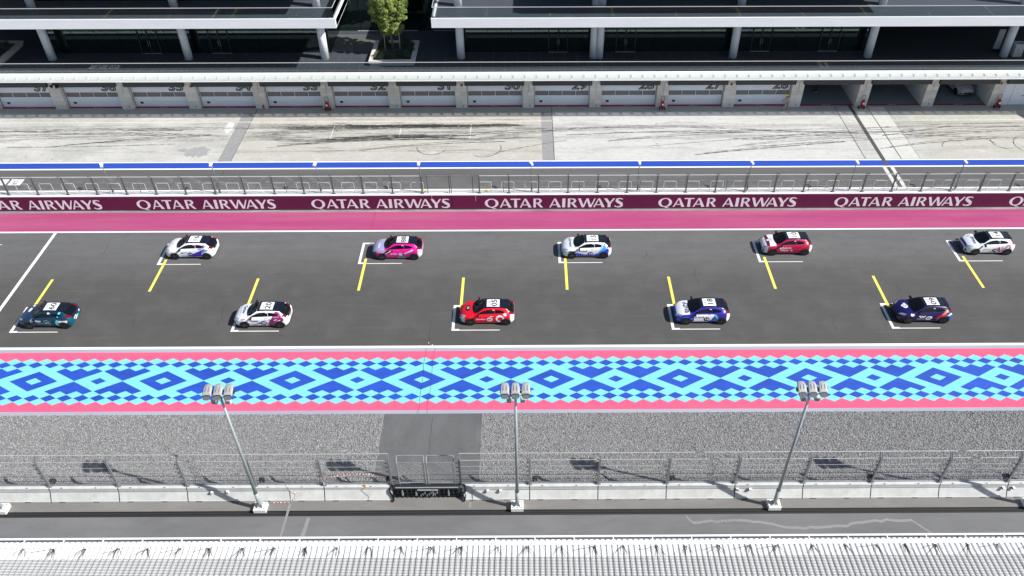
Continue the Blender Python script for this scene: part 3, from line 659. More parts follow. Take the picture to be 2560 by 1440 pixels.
# ------------------------------------------------------------------ pit wall with banner
MAROON = mat('maroon_banner', (.105, .008, .048), .5, var=.08, scale=.8)
t = thing('pit_wall', (0, 58.4, 0), 'long maroon sponsor wall with white lettering beside the magenta strip', 'wall')
MB().box(-80, 80, 58.23, 58.62, 0, 1.47).build('wall_core', CONCG, t)
MB().box(-80, 80, 58.20, 58.64, 1.475, 1.54).build('white_cap', WHITE, t)
for i in range(34):
    x0 = -68+i*4; MB().box(x0+.003, x0+3.997, 58.21, 58.227, .05, 1.46).build('banner_panel', MAROON, t)
def ell(cx_, cy_, rx, ry, n=28): return [(cx_+rx*math.cos(2*math.pi*i/n), cy_+ry*math.sin(2*math.pi*i/n)) for i in range(n)]
def ringp(o_, i_): return [[o_[k], o_[(k+1) % len(o_)], i_[(k+1) % len(i_)], i_[k]] for k in range(len(o_))]
def stroke(pts):
    out = []
    for (x, y, w1), (x2, y2, w2) in zip(pts, pts[1:]):
        pass
    L = []; R = []
    for i, (x, y, w_) in enumerate(pts):
        a = pts[max(0, i-1)]; b_ = pts[min(len(pts)-1, i+1)]; d = Vector((b_[0]-a[0], b_[1]-a[1])).normalized(); nx, ny = -d.y*w_/2, d.x*w_/2
        L.append((x+nx, y+ny)); R.append((x-nx, y-ny))
    return [[L[i], L[i+1], R[i+1], R[i]] for i in range(len(pts)-1)]
bowl = [[(.24+.02, 1), (.5, 1)]]
GL = {
 'A': [[[(0, 0), (.13, 0), (.50, .98), (.40, 1)]], [[(.40, 1), (.55, 1), (1, 0), (.73, 0)]], [[(.2, .25), (.68, .25), (.65, .34), (.23, .34)]]],
 'T': [[[(0, .88), (1, .88), (1, 1), (0, 1)]], [[(.36, 0), (.66, 0), (.64, .9), (.38, .9)]]],
 'I': [[[(0, 0), (1, 0), (1, 1), (0, 1)]]],
 'R': [[[(0, 0), (.25, 0), (.25, 1), (0, 1)]], stroke([(.2, .955, .09), (.45, .955, .10), (.66, .90, .2), (.75, .75, .28), (.66, .58, .2), (.45, .50, .10), (.25, .49, .08)]), [[(.30, .50), (.54, .54), (1, 0), (.72, 0)]]],
 'W': [[[(0, 1), (.16, 1), (.36, 0), (.23, 0)]], [[(.26, 0), (.36, 0), (.56, 1), (.48, 1)]], [[(.46, 1), (.60, 1), (.79, 0), (.65, 0)]], [[(.68, 0), (.78, 0), (1, 1), (.93, 1)]]],
 'Y': [[[(0, 1), (.28, 1), (.64, .42), (.36, .42)]], [[(.84, 1), (1, 1), (.64, .40), (.52, .50)]], [[(.37, 0), (.64, 0), (.64, .45), (.37, .45)]]],
 'S': [stroke([(.93, .90, .10), (.72, .97, .10), (.45, .97, .13), (.22, .88, .24), (.2, .74, .29), (.36, .62, .30), (.62, .49, .31), (.84, .36, .31), (.86, .2, .28), (.68, .07, .18), (.4, .03, .11), (.16, .07, .10), (.02, .16, .14)])],
 'Q': [ringp(ell(.5, .5, .5, .51), ell(.5, .5, .29, .42)), [[(.38, .04), (.60, .0), (.88, -.14), (.62, -.12)]]],
}
LAY = [('Q', 1212.8, 1247), ('A', 1250, 1279.3), ('T', 1277, 1301.4), ('A', 1299.8, 1329.2), ('R', 1333.8, 1357.9), ('A', 1373.4, 1402.3), ('I', 1405.4, 1413), ('R', 1419.2, 1443.2), ('W', 1444.2, 1487.9), ('A', 1482.9, 1512), ('Y', 1508.5, 1535.9), ('S', 1535.9, 1556.9)]
LETW = mat('white_lettering', (.78, .80, .83), .5)
K = 11.92/344.1; lb = {}
def letter_mesh(ch_, wd, i):
    b = MB(); z0, h = .20, .915
    for si, polys in enumerate(GL[ch_]):
        yy = -.002*(si+1)-.001*(i % 2)
        for pl in polys: b.poly([(x*wd, yy, z0+y*h) for x, y in pl])
    m = b.mesh('letter', LETW); return m
LM = [(letter_mesh(c, (x1-x0)*K, i), (x0-1212.8)*K) for i, (c, x0, x1) in enumerate(LAY)]
for xq in (-63.4, -48.4, -33.45, -18.45, -3.53, 11.42, 26.62, 41.75, 56.7):
    wd = link('banner_lettering', None, t, loc=(xq, 58.2095-58.4, 0))
    for me, dx in LM: link('letter', me, wd, loc=(dx, 0, 0))
# service door in the wall
MB().box(-6.3, -4.05, 58.19, 58.208, .08, 1.44).build('wall_hatch', mat('maroon_hatch', (.12, .009, .055), .5), t)
for x in (-8.05, -4.3):
    MB().box(x-.015, x+.015, 58.17, 58.19, .9, 1.5).build('strap', mat('strap_pale', (.6, .5, .5), .7), t)
# pit debris fence
PF = Surf(58.45, 1.54, 3.36, 57.98, 3.58)
def pit_fence(posts, label):
    t = thing('debris_fence', ((posts[0]+posts[-1])/2, 58.45, 1.54), label, 'fence', 'debris fence runs on the sponsor wall')
    me = fence_post(PF.bz, PF.ty, PF.tz, PF.y0, PF.z0, .11).mesh('post', GALVD); fixn(me)
    for x in posts: link('post', me, t, loc=(x-t.location.x, 0, 0))
    for s_, r in ((.06, .02), (.62, .006), (1.2, .006), (PF.bend-.05, .016), (PF.len, .02)):
        y, z = PF(s_); MB().tube((posts[0], y, z), (posts[-1], y, z), r, 5).build('cable', WIRE, t)
    b = MB(); chain(b, posts[0], posts[-1], PF, .05, PF.len, .16, .002); b.build('wire_mesh', WIRE, t, kind='stuff')
pit_fence([-8.85-2.52*i for i in range(20, -1, -1)], 'dark grey debris fence on the maroon wall left of its gate panels')
pit_fence([-3.95+2.52*i for i in range(22)], 'dark grey debris fence on the maroon wall right of its gate panels')
for i, (xa, xb) in enumerate(((-8.35, -6.5), (-6.35, -4.5))):
    tt = thing('fence_gate_panel', ((xa+xb)/2, 58.45, 1.54), '%s one of the two free-standing fence panels over the wall hatch' % ('left', 'right')[i], 'gate', 'fence gate panels on the maroon wall')
    p_ = MB()
    for x in (xa, xb): p_.path([(x, 58.45, 1.54), (x, 58.45, 3.36), (x, 58.0, 3.58)], .04, 6)
    p_.path([(xa, 58.0, 3.58), (xb, 58.0, 3.58)], .025, 5); p_.path([(xa, 58.45, 3.36), (xb, 58.45, 3.36)], .02, 5)
    p_.build('frame', GALVD, tt); q = MB(); chain(q, xa, xb, PF, .1, PF.len, .16, .002); q.build('wire_mesh', WIRE, tt, kind='stuff')
tt = thing('sliding_barrier', (-6.3, 58.9, .6), 'black twin beam with yellow end blocks behind the wall hatch', 'beam')
for z in (.5, .95): MB().box(-8.7, -3.4, 58.8, 58.95, z, z+.16).build('beam', BLACK, tt)
for x, y in ((-8.7, 58.8), (-3.45, 59.6), (-3.95, 58.7)): MB().box(x-.14, x+.14, y-.08, y+.10, .5, 1.5 if x < -5 else 1.1).build('end_block', mat('yellow_block', (.72, .52, .08), .6, var=.1), tt)
# access frames beside fence posts
for i, x in enumerate((-33.0, -26.2, -20.5, -13.9, -1.9, 4.6, 9.8, 17.2, 24.3, 31.9, 39.0, 46.0)):
    tt = thing('stile_frame', (x, 58.9, 0), 'slim dark access frame behind the sponsor wall, %s from the left' % ORD[i], 'frame', 'access frames behind the sponsor wall')
    MB().path([(x, 58.75, 0), (x, 58.75, 2.55), (x-.5 if i < 4 else x+.5, 58.75, 2.55)], .028, 6).build('frame_tube', GALVD, tt)
# hoops
HM = MB().path([(-.55, 0, 0), (-.55, 0, .95), (-.47, 0, 1.03), (.47, 0, 1.03), (.55, 0, .95), (.55, 0, 0)], .020, 6).mesh('hoop_tube', mat('hoop_grey', (.62, .62, .61), .5))
XH = [-46.6+2.06*i for i in range(19)]+[-3.6+2.06*i for i in range(27)]
for i, x in enumerate(XH):
    left = i < 19; k = 18-i if left else i-19
    o = ORD[k] if k < 20 else 'twenty-'+ORD[k-20]
    tt = thing('railing_hoop', (x+random.uniform(-.12, .12), 60.95, 0), 'white pit lane hoop rail, %s to the %s of the yellow end blocks' % (o, 'left' if left else 'right'), 'rail', 'white hoop rails along the pit lane')
    link('hoop_tube', HM, tt)
# pit lane lamps
PL = [-46.0, -36.67, -27.22, -18.22, -9.24, .49, 9.91, 19.65, 28.78, 38.2, 47.6]
pm = MB().tube((0, 0, 0), (0, 0, 3.0), .04, 8).mesh('pole', GALVD, True)
hm_ = MB().box(-.09, .09, -.35, .1, 2.98, 3.1).box(-.16, .02, -.1, .12, 3.06, 3.16).mesh('lamp_head', WHITE); gm = MB().box(-.12, .12, -.12, .12, 0, .04).box(.03, .12, -.06, .06, .25, .7).mesh('base_box', GALVD)
for i, x in enumerate(PL):
    tt = thing('pit_lane_lamp', (x, 60.85, 0), 'slim white-headed lamp post by the pit lane, %s from the left' % ORD[i], 'lamp post', 'slim lamp posts by the pit lane')
    link('pole', pm, tt); link('lamp_head', hm_, tt, rz=random.uniform(-.4, .4)); link('base_box', gm, tt)
# signal boards lying in the pit lane
for i, (x0, x1, a, b_) in enumerate(((-49.0, -47.0, 'MP', 'FES'), (-46.75, -45.65, 'LC', '54'))):
    tt = thing('pit_board', ((x0+x1)/2, 62.7, 0), 'white pit board reading %s near the left edge of the pit lane' % a, 'board', 'white pit boards')
    MB().box(x0, x1, 62.25, 63.2, .02, .05).build('board_panel', WHITE, tt)
    MB().box(x0, x1, 62.69, 62.72, .051, .056).build('groove', GALVD, tt)
    for s_, y in ((a, 62.82), (b_, 62.34)):
        me = setm(map_mesh(text_mesh(s_, .42, .01, 'CENTER'), lambda c: Vector((c.x, y-62.7+c.y, .054))), BLACK); link('board_letters', me, tt)

# ------------------------------------------------------------------ pit building
BX0, BX1 = -62, 62
PC = [7.2+6.885*k for k in range(-10, 8)]
T = thing('garage_building', (0, 78, 0), 'long pit garage block with numbered white doors and a stone-clad row of piers', 'building')
def part(name, b, m, **k): return b.build(name, m, T, **k)
# block meshes for the piers
def pier(xc):
    p = MB().box(xc-.585, xc+.585, 76.45, 77.3, 0, 4.5); P_ = part('pier', p, mat('mortar', (.22, .21, .2), .9))
    z = 0; row = 0
    while z < 4.4:
        h = .455; segs = ((-.6, .6),) if row % 2 == 0 else ((-.6, random.choice((-.05, .0, .08))), (None, .6))
        a = -.6
        for s0, s1 in segs:
            s0 = a if s0 is None else s0
            MB().box(xc+s0+.006, xc+s1-.006, 76.43, 76.9, z+.006, min(4.45, z+h)-.006).build('stone_block', random.choice(STONES), P_); a = s1
        for s in (-1, 1):
            xx = (xc-.6, xc-.5) if s < 0 else (xc+.5, xc+.6)
            MB().box(xx[0]+.001*s, xx[1]+.001*s, 76.905, 77.28, z+.006, min(4.45, z+h)-.006).build('stone_block', random.choice(STONES), P_)
        z += h; row += 1
    return P_
for x in PC: pier(x)
DOORW = mat('garage_door_white', (.82, .86, .92), .4, var=.03, scale=1); PANE = mat('garage_door_pane', (.17, .165, .17), .2, var=.12, scale=2, stretch=(2, 1, 1))
SIDEW = mat('garage_side_wall', (.62, .64, .66), .6)
pitme = setm(text_mesh('PIT LANE', .2, .004, 'CENTER'), mat('faded_white', (.6, .5, .5), .8))
num = 40
for i in range(len(PC)-1):
    xa, xb = PC[i]+.6, PC[i+1]-.6; n_ = 39-i
    k = i; bay = 29-(i-9)   # bay between pier .315 and 7.2 is 29
    cx_ = (xa+xb)/2
    # roller housing
    H_ = part('roller_housing', MB().box(xa-.14, xb+.14, 76.1, 76.42, 2.66, 3.25), mat('housing_charcoal', (.035, .038, .042), .5))
    MB().box(xa-.18, xa-.142, 76.08, 76.42, 2.64, 3.27).build('end_cap', BLACK, H_); MB().box(xb+.142, xb+.18, 76.08, 76.42, 2.64, 3.27).build('end_cap', BLACK, H_)
    if bay >= 26:
        D = part('garage_door', MB().box(xa+.03, xb-.03, 77.0, 77.06, .03, 1.13).box(xa+.03, xb-.03, 77.0, 77.06, 1.64, 3.3), DOORW)
        MB().box(xa, xa+.03, 76.95, 77.1, 0, 3.3).box(xb-.03, xb, 76.95, 77.1, 0, 3.3).build('door_seal', BLACK, D)
        wdt = (xb-xa-.06)/4
        for q in range(4):
            MB().box(xa+.03+q*wdt+.06, xa+.03+(q+1)*wdt-.06, 77.015, 77.04, 1.135, 1.635).build('door_pane', PANE, D)
            MB().box(xa+.03+q*wdt-.0, xa+.03+q*wdt+.055, 77.0, 77.05, 1.133, 1.637).build('mullion', DOORW, D)
        MB().box(xb-.085, xb-.03, 77.0, 77.05, 1.133, 1.637).build('mullion', DOORW, D)
        for z in (.55, 2.1, 2.6): MB().box(xa+.04, xb-.04, 76.996, 77.0, z, z+.008).build('panel_groove', mat('groove_grey', (.35, .37, .4), .6), D)
        MB().box(xa+.55, xa+.85, 76.98, 77.0, .36, .58).build('vent_flap', BLACKP, D)
        for off, m_, yy, nm in ((.055, BLACK, 76.992, 'door_number'), (-.042, DOORW, 76.986, 'number_inline')):
            me = setm(text_mesh(str(bay), 1.2, off, 'RIGHT', 1.3), m_); map_mesh(me, lambda c: Vector((xb-.28+c.x, yy-78, 1.82+c.y))); link(nm, me, D)
    else:
        part('side_wall', MB().box(xa-.05, xa, 77.3, 86, 0, 4.4), SIDEW); part('side_wall', MB().box(xb, xb+.05, 77.3, 86, 0, 4.4), SIDEW)
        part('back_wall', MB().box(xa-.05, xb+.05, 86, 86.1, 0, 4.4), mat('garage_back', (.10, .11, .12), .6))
        for z in (1.6,):
            part('switch_box', MB().box(xb-.16, xb-.01, 78.6, 78.85, 1.5, 2.0), BLACKP); part('cable_reel', MB().tube((xb-.22, 79.6, 2.4), (xb-.02, 79.6, 2.4), .22, 12), BLACKP)
    me = pitme.copy(); map_mesh(me, lambda c: Vector((cx_-c.x, 76.90-c.y-78, .016))); link('sill_lettering', me, T)
# last bay with a white service door
xa = PC[-1]-.6-0; 
# ceiling over garages / deck 1
part('garage_wall', MB().box(BX0, PC[14]+0, 86.2, 86.4, 0, 4.4), mat('core_wall', (.2, .2, .2), .8))
D1 = part('deck_slab', MB().box(BX0, BX1, 74.06, 92, 4.45, 4.895), mat('slab_edge', (.60, .62, .64), .6))
fl = MB(); 
nx = int((BX1-BX0)/1.2); 
for i in range(nx):
    for j, (ya, yb) in enumerate(((74.42, 76.0), (76.0, 77.6), (77.6, 79.3))):
        x = BX0+i*1.2; fl.box(x+.004, x+1.196, ya+.004, yb-.004, 4.896, 4.9+random.uniform(0, .001))
part('deck_paving', fl, FLOOR, kind='stuff')
part('deck_floor_back', MB().box(BX0, BX1, 79.3, 92, 4.896, 4.899), FLOOR)
part('deck_edge_cap', MB().box(BX0, BX1, 73.98, 74.42, 4.90, 4.99), WHITE)
# glass canopy with ribs
CP = part('canopy_beam', MB().box(BX0, BX1, 73.98, 74.06, 4.55, 4.895), WHITE)
cw = 1.148; ncp = int((BX1-BX0)/cw)
pme = MB().add([(0, 0, 0), (cw-.01, 0, 0), (cw-.01, -.72, -.33), (0, -.72, -.33)], [(0, 1, 2, 3)]).mesh('canopy_pane', FROST)
lip = MB().box(0, cw-.01, -.74, -.70, -.45, -.39).mesh('canopy_lip', WHITE)
rbm = MB().add([(-.02, 0, -.02), (.02, 0, -.02), (.02, -.68, -.34), (-.02, -.68, -.34), (-.02, .05, -.26), (.02, .05, -.26)], [(0, 1, 2, 3), (0, 3, 4), (1, 5, 2), (3, 2, 5, 4)]).box(-.07, -.02, -.45, -.33, -.17, -.11).box(.02, .07, -.28, -.16, -.09, -.04).box(-.07, -.02, -.28, -.16, -.09, -.04).box(.02, .07, -.45, -.33, -.17, -.11).mesh('bracket_fin', mat('bracket_white', (.62, .66, .66), .5))
for i in range(ncp):
    x = BX0+i*cw
    link('canopy_pane', pme, T, loc=(x, 73.98-78, 4.96)); link('bracket_fin', rbm, T, loc=(x, 73.98-78, 4.96))
part('canopy_lip', MB().box(BX0, BX1, 73.22, 73.27, 4.60, 4.66), WHITE)
# railings
RT = mat('rail_aluminium', (.72, .71, .72), .35, .4)
def railing(parent, x0, x1, y, z, h, nm='railing', side=None):
    n_ = max(1, round((x1-x0)/2.4)); w_ = (x1-x0)/n_
    me = MB().box(.008, w_-.008, 0, .018, 0, h-.04).mesh('glass_pane', RAILG)
    for i in range(n_):
        link('glass_pane', me, parent, loc=(x0+i*w_-parent.location.x, y-parent.location.y, z-parent.location.z))
    MB().box(x0, x1, y-.02, y+.04, z+h-.03, z+h+.015).build('handrail', RT, parent)
railing(T, BX0, BX1, 74.46, 4.99, 1.0)
# ---- wings
SL_ = mat('deck2_floor', (.062, .074, .090), .55, var=.12, scale=3)
def wing(x0, x1, fx0, fx1, cols, label, endside, doors, up3):
    W = thing('glazed_wing', ((x0+x1)/2, 78, 4.9), label, 'building', 'glazed wings above the garages')
    MB().box(x0, x1, 74.3, 74.62, 9.5, 10.40).build('white_fascia', WHITEF, W)
    MB().box(x0, x1, 74.625, 92, 9.55, 10.22).build('upper_slab', mat('soffit', (.2, .2, .21), .7), W)
    MB().box(x0+.02, x1-.02, 74.63, 92, 10.224, 10.26).build('upper_floor', SL_, W)
    for s in endside:
        xx = (x1-.30, x1) if s > 0 else (x0, x0+.30)
        MB().box(xx[0], xx[1], 74.625, 92, 9.5, 10.40).build('side_fascia', WHITEF, W)
    a = x0+(.15 if -1 in endside else 0); b_ = x1-(.15 if 1 in endside else 0)
    railing(W, a, b_, 74.45, 10.41, 1.0)
    for s in endside:
        xx = x1-.17 if s > 0 else x0+.15
        for q in range(5): MB().box(xx, xx+.018, 74.5+q*2.4+.01, 74.5+(q+1)*2.4-.01, 10.41, 11.38).build('glass_pane', RAILG, W)
        MB().box(xx-.02, xx+.04, 74.5, 86, 11.38, 11.42).build('handrail', RT, W)
    # facade
    n_ = round((fx1-fx0)/2.4); w_ = (fx1-fx0)/n_
    for lvl, z0, z1, yy in ((0, 4.9, 9.5, 79.15), (1, 10.26, 14.8, 79.3)):
        gm_ = MB().box(.02, w_-.02, 0, .05, 0, z1-z0-.01).mesh('facade_pane', DARKG)
        for i in range(n_):
            link('facade_pane', gm_, W, loc=(fx0+i*w_-W.location.x, yy-78+random.uniform(0, .006), z0-4.9))
        MB().box(fx0, fx1, yy+.06, yy+.2, z0, z1-.02).build('facade_frame', FRAME, W)
        for s, xx in ((-1, fx0), (1, fx1)):
            MB().box(xx-.03, xx+.03, yy+.2, yy+7, z0, z1-.02).build('side_glazing', DARKG, W)
    for dx in doors:
        d = MB().box(dx-1.0, dx-.9, 79.05, 79.14, 4.9, 8.0).box(dx+.9, dx+1.0, 79.05, 79.14, 4.9, 8.0).box(dx-.06, dx+.06, 79.05, 79.14, 4.9, 8.0).box(dx-1.0, dx+1.0, 79.05, 79.14, 8.0, 8.1)
        D = d.build('double_door_frame', mat('door_frame_grey', (.03, .034, .038), .4), W)
        MB().box(dx-.99, dx+.99, 79.0, 79.06, 4.902, 4.925).build('threshold', RT, D)
        for s in (-1, 1): MB().path([(dx+s*.11, 79.03, 5.7), (dx+s*.11, 78.97, 5.75), (dx+s*.11, 78.97, 6.2), (dx+s*.11, 79.03, 6.25)], .02, 6).build('handle', GALV, D)
    for cxx in cols:
        for z0, z1 in ((4.9, 9.5), (10.26, 14.8)):
            for off in ((0,) if abs(cxx-7.2) > .5 else (-.33, .33)):
                r_ = .40 if off == 0 else .36
                MB().tube((cxx+off, 77.8, z0), (cxx+off, 77.8, z1), r_, 24).build('column', mat('column_white', (.88, .90, .93), .5), W, smooth=False)
            if abs(cxx-7.2) < .5: MB().box(cxx-.06, cxx+.06, 77.5, 77.9, z0, z1).build('column_joint', mat('joint_grey', (.42, .46, .5), .5), W)
    for a3, b3 in up3:
        MB().box(a3, b3, 74.3, 92, 14.85, 15.7).build('roof_slab', WHITEF, W)
    return W
def smooth_cols():
    for me in bpy.data.meshes:
        if me.name.startswith('column') and not me.name.startswith('column_joint'):
            for p in me.polygons: p.use_smooth = len(p.vertices) == 4
wing(BX0, -17.73, -47.9, -19.9, (-61.6, -47.6, -33.87, -20.15), 'left glazed upper wing with white slab edge and white columns', (1,), (-38.0, -30.9), ((BX0, -17.73),))
wing(-8.78, BX1, -6.15, 34.6, (-6.47, 7.17, 20.96, 34.6, 48.37, 61), 'right glazed upper wing with white slab edge and white columns', (-1,), (3.35, 10.2, 23.95, 30.9), ((4.7, 38.1),))
smooth_cols()
# recessed facade in the gap, back wall right
gp = thing('recessed_facade', (-13, 84.6, 4.9), 'dark recessed glass front in the gap between the two wings', 'facade')
for i in range(6):
    x = -19.85+i*2.28; MB().box(x+.03, x+2.25, 84.55, 84.6, 4.9, 14.8).build('facade_pane', DARKG, gp)
MB().box(-19.9, -6.15, 84.62, 84.8, 4.9, 14.8).build('facade_frame', FRAME, gp)
for x in (-16.8, -12.6, -8.7):
    MB().box(x-1.1, x+1.1, 84.44, 84.54, 4.902, 4.93).build('threshold', RT, gp)
MB().box(BX0, BX1, 90, 90.3, 4.9, 14.8).build('rear_wall', mat('rear_wall_dark', (.04, .045, .05), .6), label='dark rear wall behind the open deck passage', cat='wall')
# lighter paving panel in the gap floor
MB().box(-21.8, -14.9, 79.35, 83.6, 4.9, 4.903).build('gap_paving', mat('gap_paving', (.10, .105, .115), .6, var=.06), T)
# ---- planters
SOIL = mat('planter_soil', (.06, .045, .03), .95, var=.3, scale=6); RIMM = mat('planter_stone', (.62, .59, .56), .75, var=.04, scale=2)
def planter(x0, x1, y0, y1, label):
    P_ = thing('planter', ((x0+x1)/2, (y0+y1)/2, 4.9), label, 'planter', 'square stone planters on the deck')
    for a in ((x0, x1, y0, y0+.45), (x0, x1, y1-.45, y1)): MB().box(*a, 5.18, 5.40).build('rim', RIMM, P_)
    for a in ((x0, x0+.45, y0+.452, y1-.452), (x1-.45, x1, y0+.452, y1-.452)): MB().box(*a, 5.18, 5.40).build('rim', RIMM, P_)
    MB().box(x0+.12, x1-.12, y0+.12, y1-.12, 4.9, 5.178).build('plinth', RIMM, P_)
    MB().quad(x0+.45, x1-.45, y0+.45, y1-.45, 5.30).build('soil', SOIL, P_)
    return P_
planter(-15.5, -10.92, 75.95, 80.9, 'square stone planter with a tree in the gap between the wings')
planter(-56.5, -51.95, 76.2, 81.2, 'stone planter corner at the far left edge of the deck')
def leaves(name, parent, cl, n, size, m, loc, seedc=None):
    """cl: list of (center, radii, weight)"""
    wts = np.array([c[2] for c in cl]); wts = wts/wts.sum(); k = rng.choice(len(cl), n, p=wts)
    cen = np.array([c[0] for c in cl])[k]; rad = np.array([c[1] for c in cl])[k]
    d = rng.normal(size=(n, 3)); d /= np.linalg.norm(d, axis=1)[:, None]; rr = rng.uniform(.1, 1.25, n)**.6
    p = cen+d*rad*rr[:, None]
    a = rng.normal(size=(n, 3)); a[:, 2] *= .7; a /= np.linalg.norm(a, axis=1)[:, None]
    b = np.cross(a, rng.normal(size=(n, 3))); b /= np.linalg.norm(b, axis=1)[:, None]
    s = rng.uniform(.6, 1.4, (n, 1))*size
    v = np.stack([p-a*s-b*s*.35, p+b*s*.1-a*s*0-b*s*.5, p+a*s, p+b*s*.5], 1)
    me = bpy.data.meshes.new(name); me.from_pydata((v.reshape(-1, 3)-np.array(loc)).tolist(), [], [(4*i, 4*i+1, 4*i+2, 4*i+3) for i in range(n)]); me.materials.append(m); me.update()
    return link(name, me, parent)
LEAFA = mat_leaf('tree_leaf', (.14, .21, .035), (.40, .48, .13)); LEAFB = mat_leaf('shrub_leaf', (.02, .055, .028), (.05, .10, .055)); LEAFC = mat_leaf('pale_shrub_leaf', (.08, .12, .05), (.24, .26, .15))
BARK = mat('bark', (.22, .18, .15), .9, var=.25, scale=8, stretch=(1, 1, .3))
tr = thing('planter_tree', (-13.45, 79.3, 5.3), 'bright green leafy tree in the stone planter between the wings', 'tree')
tk = MB(); tk.tube((-13.45, 79.3, 5.3), (-13.55, 79.3, 7.0), .13, 10, .10)
tk.build('trunk', BARK, tr, smooth=True)
br = MB()
for a in range(11):
    z = 6.7+a*.35; an = a*2.4; br.tube((-13.55, 79.3, z), (-13.55+math.cos(an)*1.1, 79.3+math.sin(an)*1.0, z+1.1), .05, 6, .015)
br.tube((-13.55, 79.3, 7.0), (-13.5, 79.3, 11.5), .10, 8, .03)
br.build('limb', BARK, tr)
cl = []
for i in range(330):
    h = random.random(); z = 6.9+h*5.4; R = .42+1.45*math.sin(min(1, (h+.12)*1.15)*math.pi*.62)
    an = random.uniform(0, 6.28); q = random.random()**.5*R
    cl.append(((-13.45-.12*h+math.cos(an)*q*1.05, 79.3+math.sin(an)*q, z), (random.uniform(.14, .34),)*2+(random.uniform(.12, .3),), 1))
leaves('crown', tr, cl, 60000, .066, LEAFA, (-13.45, 79.3, 5.3))
tw = MB()
for x in (-14.15, -12.65):
    st = MB().tube((x, 78.6, 5.3), (x+.02, 78.9, 8.2), .035, 6).build('stake', mat('stake_wood', (.45, .42, .38), .8), tr)
for i, (x, y, r, m_, l) in enumerate(((-14.55, 77.0, .55, LEAFC, 'pale dry shrub in the left front corner of the tree planter'), (-13.3, 76.95, .62, LEAFB, 'dark green shrub in the front middle of the tree planter'), (-12.0, 77.2, .68, LEAFB, 'dark green shrub in the right front corner of the tree planter'),
                                      (-11.9, 79.0, .75, LEAFB, 'tall dark shrub at the right side of the tree planter'), (-12.3, 80.2, .6, LEAFB, 'dark shrub at the right back corner of the tree planter'), (-14.4, 79.8, .55, LEAFB, 'dark shrub at the left back of the tree planter'), (-52.9, 79.2, .7, LEAFB, 'dark shrub in the planter at the far left edge'))):
    sh = thing('shrub', (x, y, 5.3), l, 'shrub', 'shrubs in the deck planters')
    MB().tube((x, y, 5.3), (x, y, 5.6), .04, 5, .01).build('stem', BARK, sh)
    leaves('foliage', sh, [((x+random.uniform(-.7, .7)*r, y+random.uniform(-.7, .7)*r, 5.3+random.uniform(.0, .8)*r), (r*.42,)*3, 1) for q in range(22)], 4200, .045, m_, (x, y, 5.3))
# deck sign and bin at the right
sg = thing('standing_sign', (48.0, 78.9, 4.9), 'tall pale flat sign standing left of the right-hand column', 'sign')
MB().box(47.75, 48.35, 78.9, 79.0, 5.15, 7.2).build('sign_panel', mat('sign_pale', (.5, .52, .56), .5), sg); MB().box(47.85, 48.3, 78.75, 79.15, 4.9, 5.15).build('foot', BLACK, sg)
bn = thing('litter_bin', (49.55, 77.8, 4.9), 'pale perforated square bin right of the right-hand column', 'bin')
bb = MB().box(49.1, 50.0, 77.45, 77.5, 4.95, 6.3).box(49.1, 50.0, 78.1, 78.15, 4.95, 6.3).box(49.1, 49.15, 77.5, 78.1, 4.95, 6.3).box(49.95, 50.0, 77.5, 78.1, 4.95, 6.3)
bb.build('casing', mat('bin_pale', (.5, .52, .52), .6), bn); h_ = MB()
for i in range(14): x = 49.2+random.random()*.7; z = 5.1+random.random()*.7; h_.box(x, x+.04, 77.44, 77.448, z, z+.05)
h_.build('perforation', GALVD, bn); MB().box(49.16, 49.94, 77.51, 78.09, 4.95, 5.9).build('liner', BLACKP, bn)

# service door bay right of garage 23 and pier details
sd = thing('service_door', (50.9, 76.75, 0), 'white double service door right of the last open garage', 'door')
MB().box(49.08, 54.1, 76.78, 76.9, 2.45, 4.4).build('upper_panel', DOORW, sd); MB().box(49.08, 50.2, 76.78, 76.9, 0, 2.45).build('side_panel', DOORW, sd)
MB().box(50.22, 51.45, 76.74, 76.80, .02, 2.43).build('door_leaf', DOORW, sd); MB().box(51.47, 52.7, 76.74, 76.80, .02, 2.43).build('door_leaf', DOORW, sd)
MB().box(51.3, 51.42, 76.68, 76.74, 1.0, 1.08).build('handle', BLACK, sd); MB().box(52.72, 54.1, 76.78, 76.9, 0, 2.45).build('side_panel', STONES[0], sd)
for i, x in enumerate((-33.9, -6.45, 20.95, 48.45)):
    o = thing('fire_bell', (x, 76.42, 2.6), 'round red fire bell on the pier, %s from the left' % ORD[i], 'bell', 'red fire bells on the piers')
    MB().tube((x, 76.42, 2.6), (x, 76.33, 2.6), .12, 14).build('bell_dome', REDP, o); MB().tube((x, 76.33, 2.6), (x, 76.31, 2.6), .05, 10).build('hub', mat('dark_red', (.2, .01, .01), .4), o)
ci = 0
for x in PC[3:]:
    if min(abs(x-a) for a in (-33.9, -6.45, 20.95, 48.45)) > 2:
        o = thing('wall_conduit', (x, 76.4, 2), 'slim grey conduit on the pier, %s from the left' % ORD[ci], 'conduit', 'conduits on the piers'); ci += 1
        MB().tube((x+.05, 76.40, 1.75), (x+.05, 76.40, 2.7), .022, 6).build('pipe', GALV, o)
    o = MB().box(x+.1, x+.2, 76.41, 76.43, .22, .36).build('outlet_plate', GALVD, T)
sp = thing('speaker_cluster', (-47.5, 76.2, 2.9), 'black twin horn speakers on the pier beside door 37', 'speaker')
MB().box(-47.62, -47.42, 76.15, 76.42, 2.9, 3.15).build('mount', BLACK, sp)
for s in (-1, 1): MB().tube((-47.52+s*.1, 76.2, 2.95), (-47.52+s*.34, 75.95, 2.75), .05, 10, .20).build('horn', BLACKP, sp)
